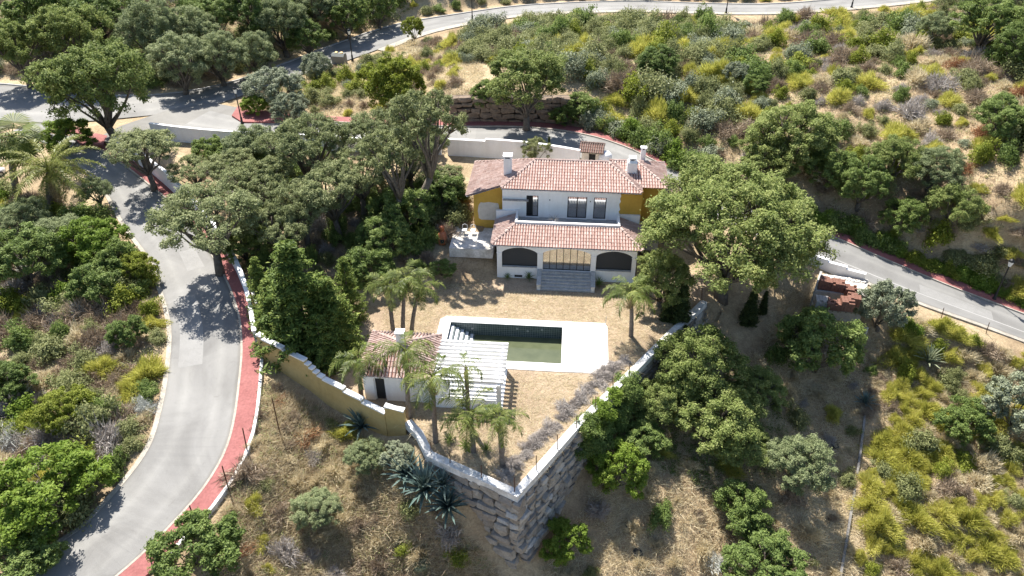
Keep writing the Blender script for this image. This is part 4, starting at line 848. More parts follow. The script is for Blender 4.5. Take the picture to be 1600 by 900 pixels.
#            key       name        seed R   Ht   cb  lobes clumps leaves size material
proto('oak1', 'oak_tree', 11, 4.2, 8.2, 2.2, 15, 17, 148, .100, 'oak_leaf')
proto('oak2', 'oak_tree', 12, 4.4, 7.4, 2.0, 14, 18, 148, .100, 'oak_leaf', zmin=-.1)
proto('oak3', 'oak_tree', 13, 3.6, 6.0, 0.9, 14, 17, 142, .092, 'oak_leaf', zmin=-.35)
proto('holm1', 'oak_tree', 21, 4.6, 8.6, 3.4, 15, 16, 102, .092, 'holm_leaf', lob=.34, flat=.7, zmin=0.0, limbs=1.2)
proto('holm2', 'oak_tree', 22, 4.6, 8.2, 3.4, 14, 16, 106, .092, 'holm_leaf', lob=.33, flat=.7, zmin=.05, limbs=1.2)
proto('holm3', 'oak_tree', 23, 3.6, 9.5, 5.0, 10, 14, 102, .088, 'holm_leaf', lob=.34, flat=.7, zmin=-.1, lean=.8, limbs=1.2)
proto('big', 'oak_tree', 31, 8.3, 12.0, 3.0, 34, 22, 126, .112, 'oak_leaf', tr=.55, lob=.25, zmin=-.25)
proto('olive1', 'olive_tree', 41, 3.6, 6.4, 1.2, 14, 17, 164, .080, 'olive_leaf', zmin=-.4)
proto('olive2', 'olive_tree', 42, 3.4, 6.8, 1.0, 13, 17, 164, .080, 'olive_leaf', zmin=-.4)
proto('dense1', 'evergreen_tree', 43, 3.6, 7.0, 1.0, 15, 17, 154, .096, 'green_leaf', zmin=-.45)
proto('grey1', 'grey_shrub', 44, 2.4, 4.0, .3, 11, 16, 142, .068, 'grey_leaf', zmin=-.5, tr=.15)
proto('lime1', 'lime_tree', 45, 2.6, 4.2, .5, 11, 16, 142, .080, 'lime_leaf', zmin=-.4, tr=.15)
proto('bright1', 'leafy_shrub', 46, 2.4, 3.6, .2, 11, 16, 132, .084, 'bright_leaf', zmin=-.5, tr=.12)
proto('green1', 'leafy_shrub', 47, 2.4, 3.8, .2, 11, 16, 132, .080, 'green_leaf', zmin=-.5, tr=.12)
proto('scrub1', 'scrub_shrub', 48, 2.2, 3.2, .2, 10, 14, 132, .060, 'scrub_leaf', zmin=-.4, tr=.12)
used = set()
def plant(key, px, py, rpx, label, cat='tree', group=None, sz=1.0, rz=None):
    """a tree whose crown the photograph shows centred at a pixel with a radius in pixels"""
    name, R0, tm, cm, zc = TREES[key]; s = 1.0
    for _ in range(3):
        p = G(px, py, zc * s * sz); dep = p.y * CP - (p.z + zc * s * sz - H) * SP; s = rpx * dep / F / R0
    o = thing(name, label, cat, p, random.uniform(0, 6.28) if rz is None else rz, group); o.scale = (s, s, s * sz)
    link('trunk', tm, o); link('crown', cm, o); return o

# ------------------------------------------------------------------ trees one by one
for key, px, py, r, sz, label in [
    ('big', 1148, 358, 156, 0.95, 'huge spreading oak tree right of the villa'),
    ('oak2', 152, 138, 86, 1.0, 'wide oak standing on the corner of the road junction, shading the asphalt'),
    ('oak1', 108, 58, 58, 1.0, 'tall round oak above the far verge behind the junction oak'),
    ('oak1', 24, 76, 52, 1.0, 'dark oak at the far left edge above the road'),
    ('dense1', 60, 20, 55, .9, 'shaded evergreen behind the oaks in the top left corner'),
    ('olive1', 236, 52, 50, 1.1, 'pale green tree between the round oak and the brown scrub, top left'),
    ('olive2', 278, 98, 46, 1.0, 'bushy grey-green tree just behind the road junction'),
    ('olive1', 340, 92, 42, 1.0, 'bushy grey-green tree left of the street lamp'),
    ('dense1', 180, 95, 34, 1.0, 'small dark tree between the corner oak and the pale tree'),
    ('olive2', 440, 38, 44, 1.0, 'grey-green tree by the upper road left of the recycling bin'),
    ('dense1', 395, 15, 46, .9, 'dark tree cut by the top edge above the upper road bend'),
    ('dense1', 540, 22, 36, 1.0, 'tall dark tree beside the upper road near the top edge'),
    ('dense1', 590, 12, 30, 1.0, 'dark tree cut by the top edge beside the first upper lamp'),
    ('dense1', 330, 25, 40, .9, 'dark scrubby tree behind the brown bushes at the top'),
    ('olive1', 490, 6, 40, .9, 'pale tree crown cut by the top edge of the picture'),
    ('holm2', 222, 236, 62, .9, 'oak overhanging the white roadside wall by the junction'),
    ('holm1', 322, 345, 92, .85, 'oak leaning over the left road and its red pavement'),
    ('holm2', 410, 286, 62, 1.0, 'oak behind the one that leans over the left road'),
    ('holm1', 482, 228, 74, 1.0, 'oak in the middle of the grove left of the villa'),
    ('holm2', 560, 268, 66, 1.0, 'oak with bare limbs in front of the grove left of the villa'),
    ('holm1', 588, 214, 62, 1.0, 'oak near the back wall of the grove'),
    ('holm2', 300, 268, 40, .9, 'small oak on the bare earth behind the roadside wall'),
    ('olive2', 392, 235, 44, .9, 'grey-green tree in front of the white back wall'),
    ('oak3', 380, 380, 44, .9, 'low oak crown hanging over the roadside wall'),
    ('holm1', 668, 225, 42, 1.0, 'oak crown behind the slender leaning oak'),
    ('green1', 575, 420, 44, .9, 'dark leafy shrub between the conifers and the palm cluster'),
    ('green1', 330, 238, 30, .9, 'dark shrub row end behind the junction wall'),
    ('holm1', 520, 300, 66, 1.0, 'oak directly behind the tallest conifer'),
    ('holm2', 430, 355, 60, .9, 'low oak between the leaning oak and the conifers'),
    ('holm1', 640, 245, 52, 1.0, 'oak crown left of the long leaning trunk'),
    ('holm2', 360, 265, 50, .9, 'oak crown in front of the bare earth patch in the grove'),
    ('oak3', 1035, 440, 50, 1.0, 'low oak lobe between the porch and the huge oak trunk'),
    ('oak3', 1225, 385, 50, .9, 'low oak lobe on the right side of the huge oak'),
    ('olive1', 300, 55, 44, 1.0, 'pale tree behind the bushy trees of the junction'),
    ('dense1', 150, 25, 46, .9, 'dark tree behind the tall round oak at the top'),
    ('olive1', 395, 85, 36, 1.0, 'grey-green bush tree above the first street lamp'),
    ('dense1', 480, 60, 30, .9, 'dark brush tree above the bin road'),
    ('green1', 185, 405, 36, 1.0, 'leafy shrub beside the road below the bright mound'),
    ('olive1', 40, 345, 44, .8, 'grey tree below the fan palm trunk'),
    ('green1', 200, 520, 30, .9, 'grey-green leafy shrub near the road bend'),
    ('dense1', 10, 600, 40, .8, 'dark shrub tree at the left edge above the pale dead thicket'),
    ('green1', 40, 860, 60, .6, 'shaded shrub in the bottom left corner'),
    ('oak3', 1200, 250, 50, .9, 'grey oak scrub directly behind the huge oak crown'),
    ('oak3', 1400, 250, 44, .9, 'oak scrub on the hill right of the dark tree'),
    ('green1', 1300, 265, 40, .9, 'dark shrub on the hill just right of the huge oak crown'),
    ('dense1', 1410, 340, 36, .9, 'dark bush right behind the roadside hedge'),
    ('holm2', 645, 178, 44, 1.0, 'small oak crown in front of the lime-green tree'),
    ('holm1', 470, 320, 58, .95, 'shaded oak just behind the conifers'),
    ('oak3', 400, 245, 34, 1.0, 'small pale oak against the white back wall'),
    ('dense1', 762, 150, 30, .9, 'dark bush at the left end of the block-stone bank'),
    ('green1', 908, 168, 28, .9, 'leafy shrub at the right end of the block-stone bank'),
    ('oak1', 824, 132, 66, .95, 'round dark oak in front of the block-stone bank'),
    ('lime1', 610, 138, 52, 1.1, 'yellow-green tree above the oak grove'),
    ('lime1', 646, 45, 17, 1.3, 'small bright green tree beside the upper road'),
    ('oak3', 1085, 566, 70, .8, 'broad low oak below the right end of the retaining wall'),
    ('oak3', 1118, 652, 72, .7, 'low spreading oak on the slope below the broad one'),
    ('oak3', 1185, 612, 44, .85, 'small oak crown right of the broad low oak'),
    ('oak3', 1035, 628, 50, .8, 'oak crown between the ivy and the spreading oak'),
    ('oak3', 1160, 690, 46, .75, 'oak crown at the lower right of the spreading one'),
    ('green1', 1000, 690, 40, .8, 'dark leafy shrub behind the bright shrub of the boulder wall'),
    ('olive2', 1245, 728, 54, .9, 'silvery olive tree on the dry slope near the old wall'),
    ('green1', 1160, 792, 46, .9, 'shaded dark shrub at the bottom of the dry slope'),
    ('dense1', 1200, 890, 70, .7, 'dark shrub mass cut by the bottom edge'),
    ('green1', 1284, 540, 64, 1.0, 'big glossy fig-like shrub below the brick pallets'),
    ('grey1', 1384, 478, 46, 1.1, 'feathery grey-green shrub between the brick pallets and the road'),
    ('grey1', 1590, 632, 56, 1.0, 'pale grey-green tree cut by the right edge'),
    ('green1', 1512, 660, 44, .8, 'dark green shrub beside the pale tree at the right edge'),
    ('bright1', 968, 735, 46, 1.1, 'leafy bright shrub beside the right face of the boulder wall'),
    ('bright1', 882, 848, 38, 1.0, 'bright green shrub at the foot of the boulder wall corner'),
    ('bright1', 72, 765, 84, .8, 'large bright green shrub beside the bottom of the left road'),
    ('green1', 302, 858, 70, .8, 'leafy shrub overhanging the red pavement at the bottom'),
    ('lime1', 104, 640, 42, .9, 'rounded lime-green bush left of the road'),
    ('dense1', 30, 400, 62, .8, 'dark oak-like tree at the left edge below the palms'),
    ('olive1', 90, 372, 46, .8, 'grey tree just below the feather palm'),
    ('bright1', 148, 378, 48, .9, 'bright green shrub mound beside the left road'),
    ('green1', 150, 448, 44, .9, 'dark green shrub mound below the bright one beside the road'),
    ('lime1', 215, 420, 30, 1.0, 'yellow-green bush on the road edge left of the bend'),
    ('bright1', 100, 215, 40, .8, 'bright hedge-like shrub between the palms and the junction'),
    ('olive1', 150, 300, 26, 1.0, 'pale flowering shrub at the road edge beside the feather palm'),
    ('grey1', 430, 138, 44, .9, 'grey-green oleander below the recycling bin road'),
    ('grey1', 494, 104, 26, 1.1, 'round grey-green oleander beside the recycling bin'),
    ('grey1', 452, 172, 34, .9, 'grey-green oleander beside the red traffic island'),
    ('bright1', 398, 165, 22, .9, 'bright oleander at the tip of the red traffic island'),
    ('scrub1', 836, 236, 26, 1.0, 'round pale shrub against the white wall behind the villa roof'),
    ('green1', 884, 180, 24, .8, 'oleander in front of the block-stone bank'),
    ('oak3', 1240, 215, 62, .9, 'grey-green tree on the hill above the huge oak'),
    ('dense1', 1352, 285, 40, 1.0, 'dark tree on the hill above the right road'),
    ('olive1', 1462, 262, 44, .8, 'grey tree on the hill above the roadside hedge'),
    ('oak3', 1490, 320, 40, .9, 'oak shrub on the bank above the right road bend'),
    ('dense1', 1570, 185, 44, .8, 'dark green tree at the right edge of the dry hill'),
    ('dense1', 1545, 35, 50, .8, 'dark tree in the top right corner'),
    ('olive1', 1462, 45, 26, 1.0, 'bluish shrub tree near the top right corner'),
    ('dense1', 1590, 70, 36, .9, 'dark tree below the top right corner at the edge'),
    ('green1', 1180, 133, 20, .9, 'deep green round shrub in the middle of the dry hill'),
    ('grey1', 1150, 112, 22, .9, 'grey-green shrub left of the deep green one on the hill'),
    ('dense1', 1030, 98, 32, .8, 'dark shrub in the scrub thicket on the hill'),
    ('holm2', 690, 280, 40, .8, 'low dark oak beside the long leaning trunk'),
    ('green1', 690, 300, 40, .9, 'glossy shrub under the slender oak beside the villa'),
    ('green1', 630, 330, 50, .9, 'shaded shrub in the dark between the grove and the palms'),
    ('dense1', 600, 370, 44, .8, 'dark shrub behind the clustered palms'),
    ('green1', 690, 420, 22, .7, 'small green shrub at the edge of the tree shade by the patio'),
    ('olive2', 495, 795, 40, .75, 'grey-green bush alone on the dry front slope'),
    ('olive2', 570, 715, 34, .8, 'grey-green bush under the end of the ochre wall'),
    ('grey1', 620, 712, 30, .8, 'grey bush beside the agaves under the white ledge')]:
    plant(key, px, py, r, label, 'tree' if 'tree' in TREES[key][0] else 'shrub', None, sz)

def plant_base(key, bx, by, px, py, rpx, label):
    name, R0, tm, cm, zc = TREES[key]; p = G(bx, by); d = ray(px, py); t = p.y / d[1]; top = Vector((d[0] * t, p.y, H + d[2] * t)); dep = p.y * CP - (top.z - H) * SP
    s = rpx * dep / F / R0; hz_ = (top.z - p.z) / zc; o = thing(name, label, 'tree', p, 0); sh = (top.x - p.x) / (top.z - p.z)
    for nm, me in (('trunk', tm), ('crown', cm)):
        c = link(nm, me, o); c.matrix_local = Matrix(((s, 0, sh * hz_, 0), (0, s, 0, 0), (0, 0, hz_, 0), (0, 0, 0, 1)))
    return o
plant_base('holm3', 648, 352, 694, 205, 66, 'tall slender oak closest to the villa roof with a long leaning trunk')
plant_base('holm3', 610, 372, 628, 250, 56, 'tall oak left of the slender leaning one')
# dark conifers by the ochre wall
def conifer_mesh(seed, R, Ht, n, mat):
    rng = np.random.default_rng(seed); nb = 190; zb = rng.uniform(.02, .98, nb) ** 1.15; rad = R * (1 - zb) ** .8 * rng.uniform(.75, 1.1, nb) + .1; an = rng.uniform(0, 2 * np.pi, nb)
    cen = []; nr = []
    for z, r, a in zip(zb, rad, an):
        m_ = int(n / nb * (0.35 + r / R)); t = rng.uniform(.25, 1, m_); sp = .16 + .3 * t * (1 - t) * r
        x = r * t; p = np.stack([x * math.cos(a) + rng.normal(scale=sp), x * math.sin(a) + rng.normal(scale=sp), np.full(m_, z * Ht) - .12 * x + .18 * x * t], 1) if False else np.stack([x * math.cos(a), x * math.sin(a), z * Ht - .1 * x + .22 * x * t], 1)
        p += rng.normal(size=p.shape) * np.array([1, 1, .5]) * (sp * .6)[:, None]; cen.append(p); nr.append(np.tile([math.cos(a) * .4, math.sin(a) * .4, .8], (m_, 1)) + rng.normal(scale=.5, size=(m_, 3)))
    c = np.concatenate(cen); nn = np.concatenate(nr); v = leaf_quads(rng, c, nn, rng.uniform(.07, .2, len(c)), .26); return mesh_np('crown', v, quad_faces(len(c)), mat)
CON = [conifer_mesh(s, 2.6, 8.5, 15000, 'conifer_leaf') for s in (1, 2)]
trunk_c = MB().tube([(0, 0, -.5), (0, 0, 3), (0, 0, 7.8)], [.2, .15, .03], 7).mesh('trunk', 'bark', True)
for px, py, tpx, s, label in [(482, 548, 372, 1.25, 'tallest dark green conifer inside the ochre wall'), (440, 535, 432, 1.2, 'conifer nearest the corner of the ochre and white walls'), (525, 545, 430, 1.3, 'conifer between the tallest one and the pool house palms'), (455, 562, 478, 1.2, 'small conifer in front overhanging the ochre wall'), (508, 575, 490, 1.2, 'small conifer tucked behind the stepped ochre coping'), (420, 500, 400, .9, 'conifer against the white roadside wall'), (550, 500, 400, .8, 'shaded conifer behind the pool house')]:
    p = G(px, py); d = ray(px, tpx); zt = H + d[2] * p.y / d[1]; hh = max(3.5, zt - p.z); k = hh / 8.5
    o = thing('conifer_tree', label, 'tree', p, random.uniform(0, 6)); o.scale = (k * 1.05 * s, k * 1.05 * s, k); link('trunk', trunk_c, o); link('crown', random.choice(CON), o)
CYP = conifer_mesh(7, .9, 5.0, 9000, 'cypress_leaf'); tcy = MB().tube([(0, 0, -.3), (0, 0, 4.6)], [.12, .03], 6).mesh('trunk', 'bark')
for px, py, tpx, wd, label in [(1058, 515, 445, 1.15, 'dark cypress behind the right end of the ledge'), (1040, 500, 455, .9, 'slim dark cypress between the right palm and the ledge'), (1168, 505, 455, 1.2, 'dark clipped cypress right of the huge oak trunk'), (1190, 490, 455, .9, 'cypress furthest from the villa beside the oak'), (857, 252, 213, .5, 'thin pencil cypress rising behind the villa roof'), (866, 254, 228, .5, 'shorter pencil cypress behind the villa roof'), (931, 262, 232, .5, 'thin brown-green cypress in front of the gatehouse')]:
    p = G(px, py); d = ray(px, tpx); hh = max(1.8, H + d[2] * p.y / d[1] - p.z); k = hh / 5.0
    o = thing('cypress_tree', label, 'tree', p, random.uniform(0, 6)); o.scale = (k * wd, k * wd, k); link('trunk', tcy, o); link('crown', CYP, o)

# ------------------------------------------------------------------ palms: each frond a part
def frond_mesh(seed, L, droop, nl, ll, lw, mat, vee=.5):
    rng = np.random.default_rng(seed); n = 14; t = np.linspace(0, 1, n); ang0 = .9; x, z = [0.], [0.]
    for i in range(n - 1): a = ang0 - droop * (t[i] ** 1.1); x.append(x[-1] + L / n * math.cos(a)); z.append(z[-1] + L / n * math.sin(a))
    x, z = np.array(x), np.array(z); V = []; Fq = []
    for i in range(nl):
        tt = .16 + .83 * i / (nl - 1); px_, pz_ = np.interp(tt, t, x), np.interp(tt, t, z); ln = ll * (math.sin(math.pi * min(1, .18 + .78 * tt)) ** .6) * rng.uniform(.8, 1.15)
        for s in (-1, 1):
            d = np.array([.55 + .25 * tt, s * rng.uniform(.7, 1.0), rng.uniform(-.5, vee)]); d /= np.linalg.norm(d); w_ = np.array([lw, 0, 0]) * rng.uniform(.7, 1.2)
            b = np.array([px_, 0, pz_]); m_ = b + d * ln * .55; e = b + d * ln + np.array([0, 0, -.32 * ln]); k = len(V)
            V += [b - w_ * .5, b + w_ * .5, m_ + w_, m_ - w_ * .6, e]; Fq += [(k, k + 1, k + 2, k + 3), (k + 3, k + 2, k + 4)]
    mb = MB(); mb.v = [tuple(p) for p in V]; mb.f = Fq; mb.tube([(x[i], 0, z[i]) for i in range(0, n, 2)], [.035 * (1 - .8 * i / n) for i in range(0, n, 2)], 4)
    return mb.mesh('frond', mat)
QF = [frond_mesh(s, 2.8, 2.1 + .3 * s, 36, .62, .03, 'palm_leaf', .3) for s in range(3)]
QD = [frond_mesh(10 + s, 2.2, 2.6, 24, .42, .03, 'palm_dry', -.1) for s in range(2)]
DF = [frond_mesh(20 + s, 4.2, 1.45 + .2 * s, 46, .55, .036, 'date_leaf') for s in range(2)]
DD = [frond_mesh(30 + s, 4.0, 2.0, 36, .5, .034, 'palm_dry') for s in range(2)]
def palm(name, label, px, py, tx, ty, live, dead, nlv, nd, sc_=1.0, tr=.16, group=None, lift=(-.15, .75), base=None):
    p = base or G(px, py); d = ray(tx, ty); t = p.y / d[1]; top = Vector((d[0] * t, p.y, H + d[2] * t)); o = thing(name, label, 'palm', p, 0, group); tp = top - p
    if tp.z < .6: tp.z = .6
    n = max(4, int(tp.z / .3)); pts_, rad = [], []
    for i in range(n + 1):
        q = i / n; pts_.append((tp.x * q ** 1.5, tp.y * q, -.3 + (tp.z + .3) * q)); rad.append(tr * (1.35 - .5 * q) * (1.07 if i % 2 else .97))
    MB().tube(pts_, rad, 8).build('trunk', 'palm_bark', o, True)
    rn = random.Random(px * 7 + py)
    for i in range(nlv):
        f = link('frond', rn.choice(live), o); f.location = tp; k = i / nlv; f.rotation_euler = (rn.uniform(-.25, .25), -lift[0] - (lift[1] - lift[0]) * k + .55, i * 2.4 + rn.uniform(-.3, .3)); s = sc_ * rn.uniform(.85, 1.12); f.scale = (s, s, s)
    for i in range(nd):
        f = link('dry_frond', rn.choice(dead), o); f.location = tp - Vector((0, 0, .12)); f.rotation_euler = (rn.uniform(-.3, .3), rn.uniform(1.25, 1.75), rn.uniform(0, 6.28)); s = sc_ * rn.uniform(.6, .9); f.scale = (s, s, s)
    return o
for px, py, tx, ty, n, nd, s, label in [
    (640, 662, 634, 548, 14, 6, 1.05, 'feathery palm in front of the pool house chimney'), (681, 692, 676, 588, 14, 7, 1.05, 'palm in front of the pool house right corner'), (733, 665, 728, 575, 7, 2, .8, 'thin palm in front of the pergola rafters'),
    (740, 706, 735, 645, 16, 7, 1.1, 'drooping palm in front of the pergola low wall'), (785, 728, 779, 652, 11, 7, .85, 'palm nearest the ledge corner with a thick trunk'), (566, 632, 560, 562, 12, 10, 1.0, 'palm with a brown dead skirt at the left of the pool house'),
    (986, 526, 986, 458, 17, 10, 1.05, 'palm standing right of the pool with a hanging dead skirt'), (616, 532, 606, 446, 13, 8, .95, 'left palm of the cluster behind the pool house'), (630, 528, 634, 434, 14, 8, .95, 'tallest palm of the cluster behind the pool house'), (643, 522, 656, 450, 13, 8, .95, 'right palm of the cluster behind the pool house')]:
    palm('queen_palm', label, px, py, tx, ty, QF, QD, n, nd, s, .15)
palm('date_palm', 'big feather palm beside the left road with yellowing fronds', 85, 335, 78, 268, DF, DD, 40, 18, 1.3, .4, None, (-.35, 1.0))
# fan palm
fan = MB()
for i in range(22):
    a_ = R_(-105 + 210 * i / 21); c_, s_2 = math.cos(a_), math.sin(a_); fan.add([(.9, 0, .1), (.9 + .75 * c_ - .05 * s_2, .75 * s_2 + .05 * c_, .02), (.9 + 1.15 * c_, 1.15 * s_2, -.25), (.9 + .75 * c_ + .05 * s_2, .75 * s_2 - .05 * c_, .02)], [(0, 1, 2, 3)])
fan.tube([(0, 0, 0), (.9, 0, .1)], [.03, .02], 4); fan_me = fan.mesh('frond', 'palm_leaf'); fan_dry = fan.mesh('dry_frond', 'palm_dry')
palm('fan_palm', 'fan palm with a shaggy trunk at the left edge', 28, 305, 18, 212, [fan_me], [fan_dry], 34, 16, 1.6, .28, None, (-.9, 1.2))

# agaves and yuccas: each blade a part
def blade_mesh(L, w_, mat):
    m = MB(); st = [(0, .55), (.25, 1), (.6, .8), (.85, .4), (1, .02)]
    for t, k in st: z = .12 * math.sin(t * 2.4) * L; m.v += [(t * L, -w_ * k, z + .035 * k), (t * L, 0, z), (t * L, w_ * k, z + .035 * k)]
    for i in range(len(st) - 1):
        for j in range(2): m.f.append((3 * i + j, 3 * i + 3 + j, 3 * i + 4 + j, 3 * i + 1 + j))
    return m.mesh('leaf', mat)
AG = blade_mesh(1.3, .075, 'agave_leaf'); YU = blade_mesh(.9, .04, 'green_leaf')
def rosette(name, label, p, me, n, s, cat, lo=.05, hi=1.35):
    o = thing(name, label, cat, p); rn = random.Random(int(p.x * 100))
    for i in range(n):
        f = link('leaf', me, o); f.location = (0, 0, .12); f.rotation_euler = (0, -(lo + (hi - lo) * (i / n) ** .9) + rn.uniform(-.1, .1), i * 2.4 + rn.uniform(-.15, .15)); k = s * rn.uniform(.85, 1.1); f.scale = (k, k, k)
for px, py, s, n, label in [(664, 768, 1.75, 60, 'largest blue-grey agave below the white ledge'), (700, 796, 1.6, 54, 'lowest blue-grey agave nearest the boulder wall'), (636, 748, 1.5, 44, 'agave tucked behind the largest one on the slope'), (692, 762, 1.2, 40, 'small agave between the largest one and the boulders'), (565, 670, 1.4, 44, 'agave against the foot of the ochre wall')]:
    rosette('agave', label, G(px, py), AG, n, s, 'agave')
for px, py, s, label in [(703, 690, .7, 'spiky yucca behind the low ledge between palm trunks'), (728, 700, .8, 'green yucca beside the drooping palm trunk'), (760, 705, .75, 'spiky yucca between the drooping palm and the thick trunk'), (826, 437, .9, 'spiky green plant left of the front steps'), (935, 447, .9, 'spiky green plant right of the front steps'), (793, 436, .6, 'small spiky plant at the left corner of the porch')]:
    rosette('yucca', label, G(px, py), YU, 30, s, 'yucca', -.1)
rosette('cactus_clump', 'grey-green cactus-like shrub by the wire line on the right slope', G(1448, 568), blade_mesh(1.2, .06, 'grey_leaf'), 40, 1.5, 'cactus', .2, 1.3)
rosette('prickly_plant', 'dark spiky plant at the foot of the brush fence', G(1350, 632), AG, 34, .9, 'agave')

# ------------------------------------------------------------------ shrubs scattered over the slopes, each one an object
SH = {'broom': [blade_bush(60 + i, 1.0, .8, 4600, .015, 'broom_leaf') for i in range(3)],
      'lime': [leaf_bush(70 + i, 1.0, .85, 32, 95, .06, 'lime_leaf') for i in range(2)],
      'scrub': [leaf_bush(80 + i, 1.0, .75, 36, 95, .058, 'scrub_leaf') for i in range(3)],
      'thicket': [leaf_bush(130 + i, 1.1, .8, 40, 85, .052, 'scrub_leaf') for i in range(3)],
      'green': [leaf_bush(90 + i, 1.0, .9, 36, 95, .062, 'green_leaf') for i in range(3)],
      'bright': [leaf_bush(95 + i, 1.0, .9, 34, 95, .062, 'bright_leaf') for i in range(2)],
      'grey': [leaf_bush(100 + i, 1.0, .9, 34, 95, .055, 'grey_leaf') for i in range(2)],
      'dead': [twig_bush(110 + i, 1.0, .7, 1900, .016, 'brown_twig') for i in range(2)],
      'deadgrey': [twig_bush(115 + i, 1.0, .7, 1900, .016, 'grey_twig') for i in range(2)],
      'silver': [twig_bush(118, 1.0, .8, 1300, .016, 'silver_twig')],
      'rust': [twig_bush(119, 1.0, .6, 1000, .018, 'rust_twig')],
      'straw': [blade_bush(120 + i, 1.0, .7, 1800, .02, 'straw', 1.2) for i in range(2)]}
KIND = {'thicket': ('thicket_bush', 'tangled olive thicket bush', 'shrub'), 'broom': ('broom_shrub', 'yellow-green broom shrub', 'shrub'), 'lime': ('lime_shrub', 'lime-green leafy shrub', 'shrub'), 'scrub': ('scrub_shrub', 'dull olive scrub bush', 'shrub'), 'green': ('green_shrub', 'dark green leafy shrub', 'shrub'), 'bright': ('bright_shrub', 'bright green leafy shrub', 'shrub'),
        'grey': ('grey_shrub', 'grey-green leafy shrub', 'shrub'), 'dead': ('dry_shrub', 'brown dried-out twiggy shrub', 'shrub'), 'deadgrey': ('dead_shrub', 'grey dried-out twiggy shrub', 'shrub'), 'silver': ('bleached_shrub', 'silvery dead shrub', 'shrub'), 'rust': ('rusty_shrub', 'rust-brown dried shrub', 'shrub'), 'straw': ('straw_tussock', 'straw-coloured grass tussock', 'grass')}
def shrub(kind, p, s, label, group, sz=1.0):
    o = bpy.data.objects.new(KIND[kind][0], random.choice(SH[kind])); C.objects.link(o); o.location = (p[0], p[1], p[2] - .05); o.scale = (s * random.uniform(.8, 1.3), s * random.uniform(.8, 1.2), s * sz * random.uniform(.75, 1.15)); o.rotation_euler = (random.uniform(-.12, .12), random.uniform(-.12, .12), random.uniform(0, 6.28)); return tag(o, label, KIND[kind][2], group, 'thing')
cenAll = np.concatenate([0.5 * (l + r) for l, r in ROADS.values()]); hwAll = np.concatenate([.5 * np.linalg.norm((l - r)[:, :2], axis=1) for l, r in ROADS.values()])
def in_px(poly, px, py):
    c = False; n = len(poly)
    for i in range(n):
        (x0, y0), (x1, y1) = poly[i], poly[(i + 1) % n]
        if (y0 > py) != (y1 > py) and px < (x1 - x0) * (py - y0) / (y1 - y0) + x0: c = not c
    return c
def free(x, y, r, m_=1.75):
    d = np.hypot(cenAll[:, 0] - x, cenAll[:, 1] - y) - hwAll
    if d.min() < (m_ if not (x < -14 and y < 62) else .4) + r * .5: return False
    u, v = loc(x, y)
    if -9.6 < u < 10.3 and 1.0 < v < 14.5: return False
    return not in_px([(a_, b_) for a_, b_ in GARDEN], u, v)
def zone(poly, spacing, n_try, mixk, smin, smax, where, seed, limit=300):
    rn = random.Random(seed); W_ = [G(x, min(max(y, -40), 1000)) for x, y in poly]; x0, x1 = min(p.x for p in W_), max(p.x for p in W_); y0, y1 = min(p.y for p in W_), max(p.y for p in W_); got = []; kinds = [k for k, _ in mixk]; wts = [w_ for _, w_ in mixk]
    for _ in range(n_try):
        x, y = rn.uniform(x0, x1), rn.uniform(y0, y1); z = T(x, y); px, py = project(x, y, z)
        if not in_px(poly, px, py): continue
        s = smin + (smax - smin) * rn.random() ** 1.6
        if any((x - a_) ** 2 + (y - b_) ** 2 < (spacing * (.6 + .5 * (s + c_) / (smin + smax))) ** 2 for a_, b_, c_ in got): continue
        if not free(x, y, s): continue
        got.append((x, y, s)); k = rn.choices(kinds, wts)[0]
        lab = KIND[k][1] + ' ' + where; shrub(k, (x, y, z), s, lab, lab, 1.35)
        if len(got) >= limit: break
    return got
ZN = {}
ZN['thicket'] = zone([(690, 70), (760, 47), (900, 30), (1090, 34), (1150, 60), (1140, 190), (1060, 232), (930, 188), (905, 130), (880, 110), (760, 100)], 1.5, 8000, [('thicket', 6), ('grey', 1.3), ('broom', 2.2), ('dead', 1.2), ('green', 1.2), ('lime', .8)], 1.3, 2.6, 'in the thicket on the hill behind the villa', 1, 260)
ZN['hill'] = zone([(1130, 40), (1430, 12), (1660, -20), (1660, 470), (1560, 440), (1300, 335), (1100, 235), (1150, 120)], 1.6, 18000, [('broom', 4), ('scrub', 3), ('dead', 3), ('lime', 1.6), ('green', 1.5), ('grey', .8), ('straw', 2), ('deadgrey', 1.2), ('rust', .35)], .8, 2.3, 'on the dry hill above the right road', 2, 480)
ZN['brooms'] = zone([(1420, 500), (1580, 540), (1680, 590), (1680, 940), (1330, 940), (1350, 800), (1385, 640), (1395, 560)], 1.0, 6000, [('broom', 7), ('straw', 2.2), ('scrub', 1.2), ('dead', .8), ('lime', .8)], .8, 1.6, 'on the slope below the right road', 3, 320)
ZN['left'] = zone([(0, 300), (110, 325), (190, 385), (240, 460), (258, 600), (215, 710), (150, 780), (60, 850), (-60, 900), (-90, 300)], 1.1, 8000, [('green', 1.4), ('scrub', 2.6), ('dead', 4), ('deadgrey', 3), ('silver', .8), ('bright', .6), ('lime', 1.2), ('broom', 1.6), ('straw', 1.4), ('rust', .5)], .9, 1.9, 'on the bank left of the road', 4, 240)
ZN['front'] = zone([(420, 600), (520, 660), (640, 740), (740, 850), (770, 930), (330, 930), (360, 780)], 1.15, 4000, [('straw', 6), ('dead', 2.5), ('broom', 1.0), ('scrub', 1.0), ('deadgrey', 1.0), ('rust', .8)], .55, 1.35, 'on the dry slope in front of the walls', 5, 130)
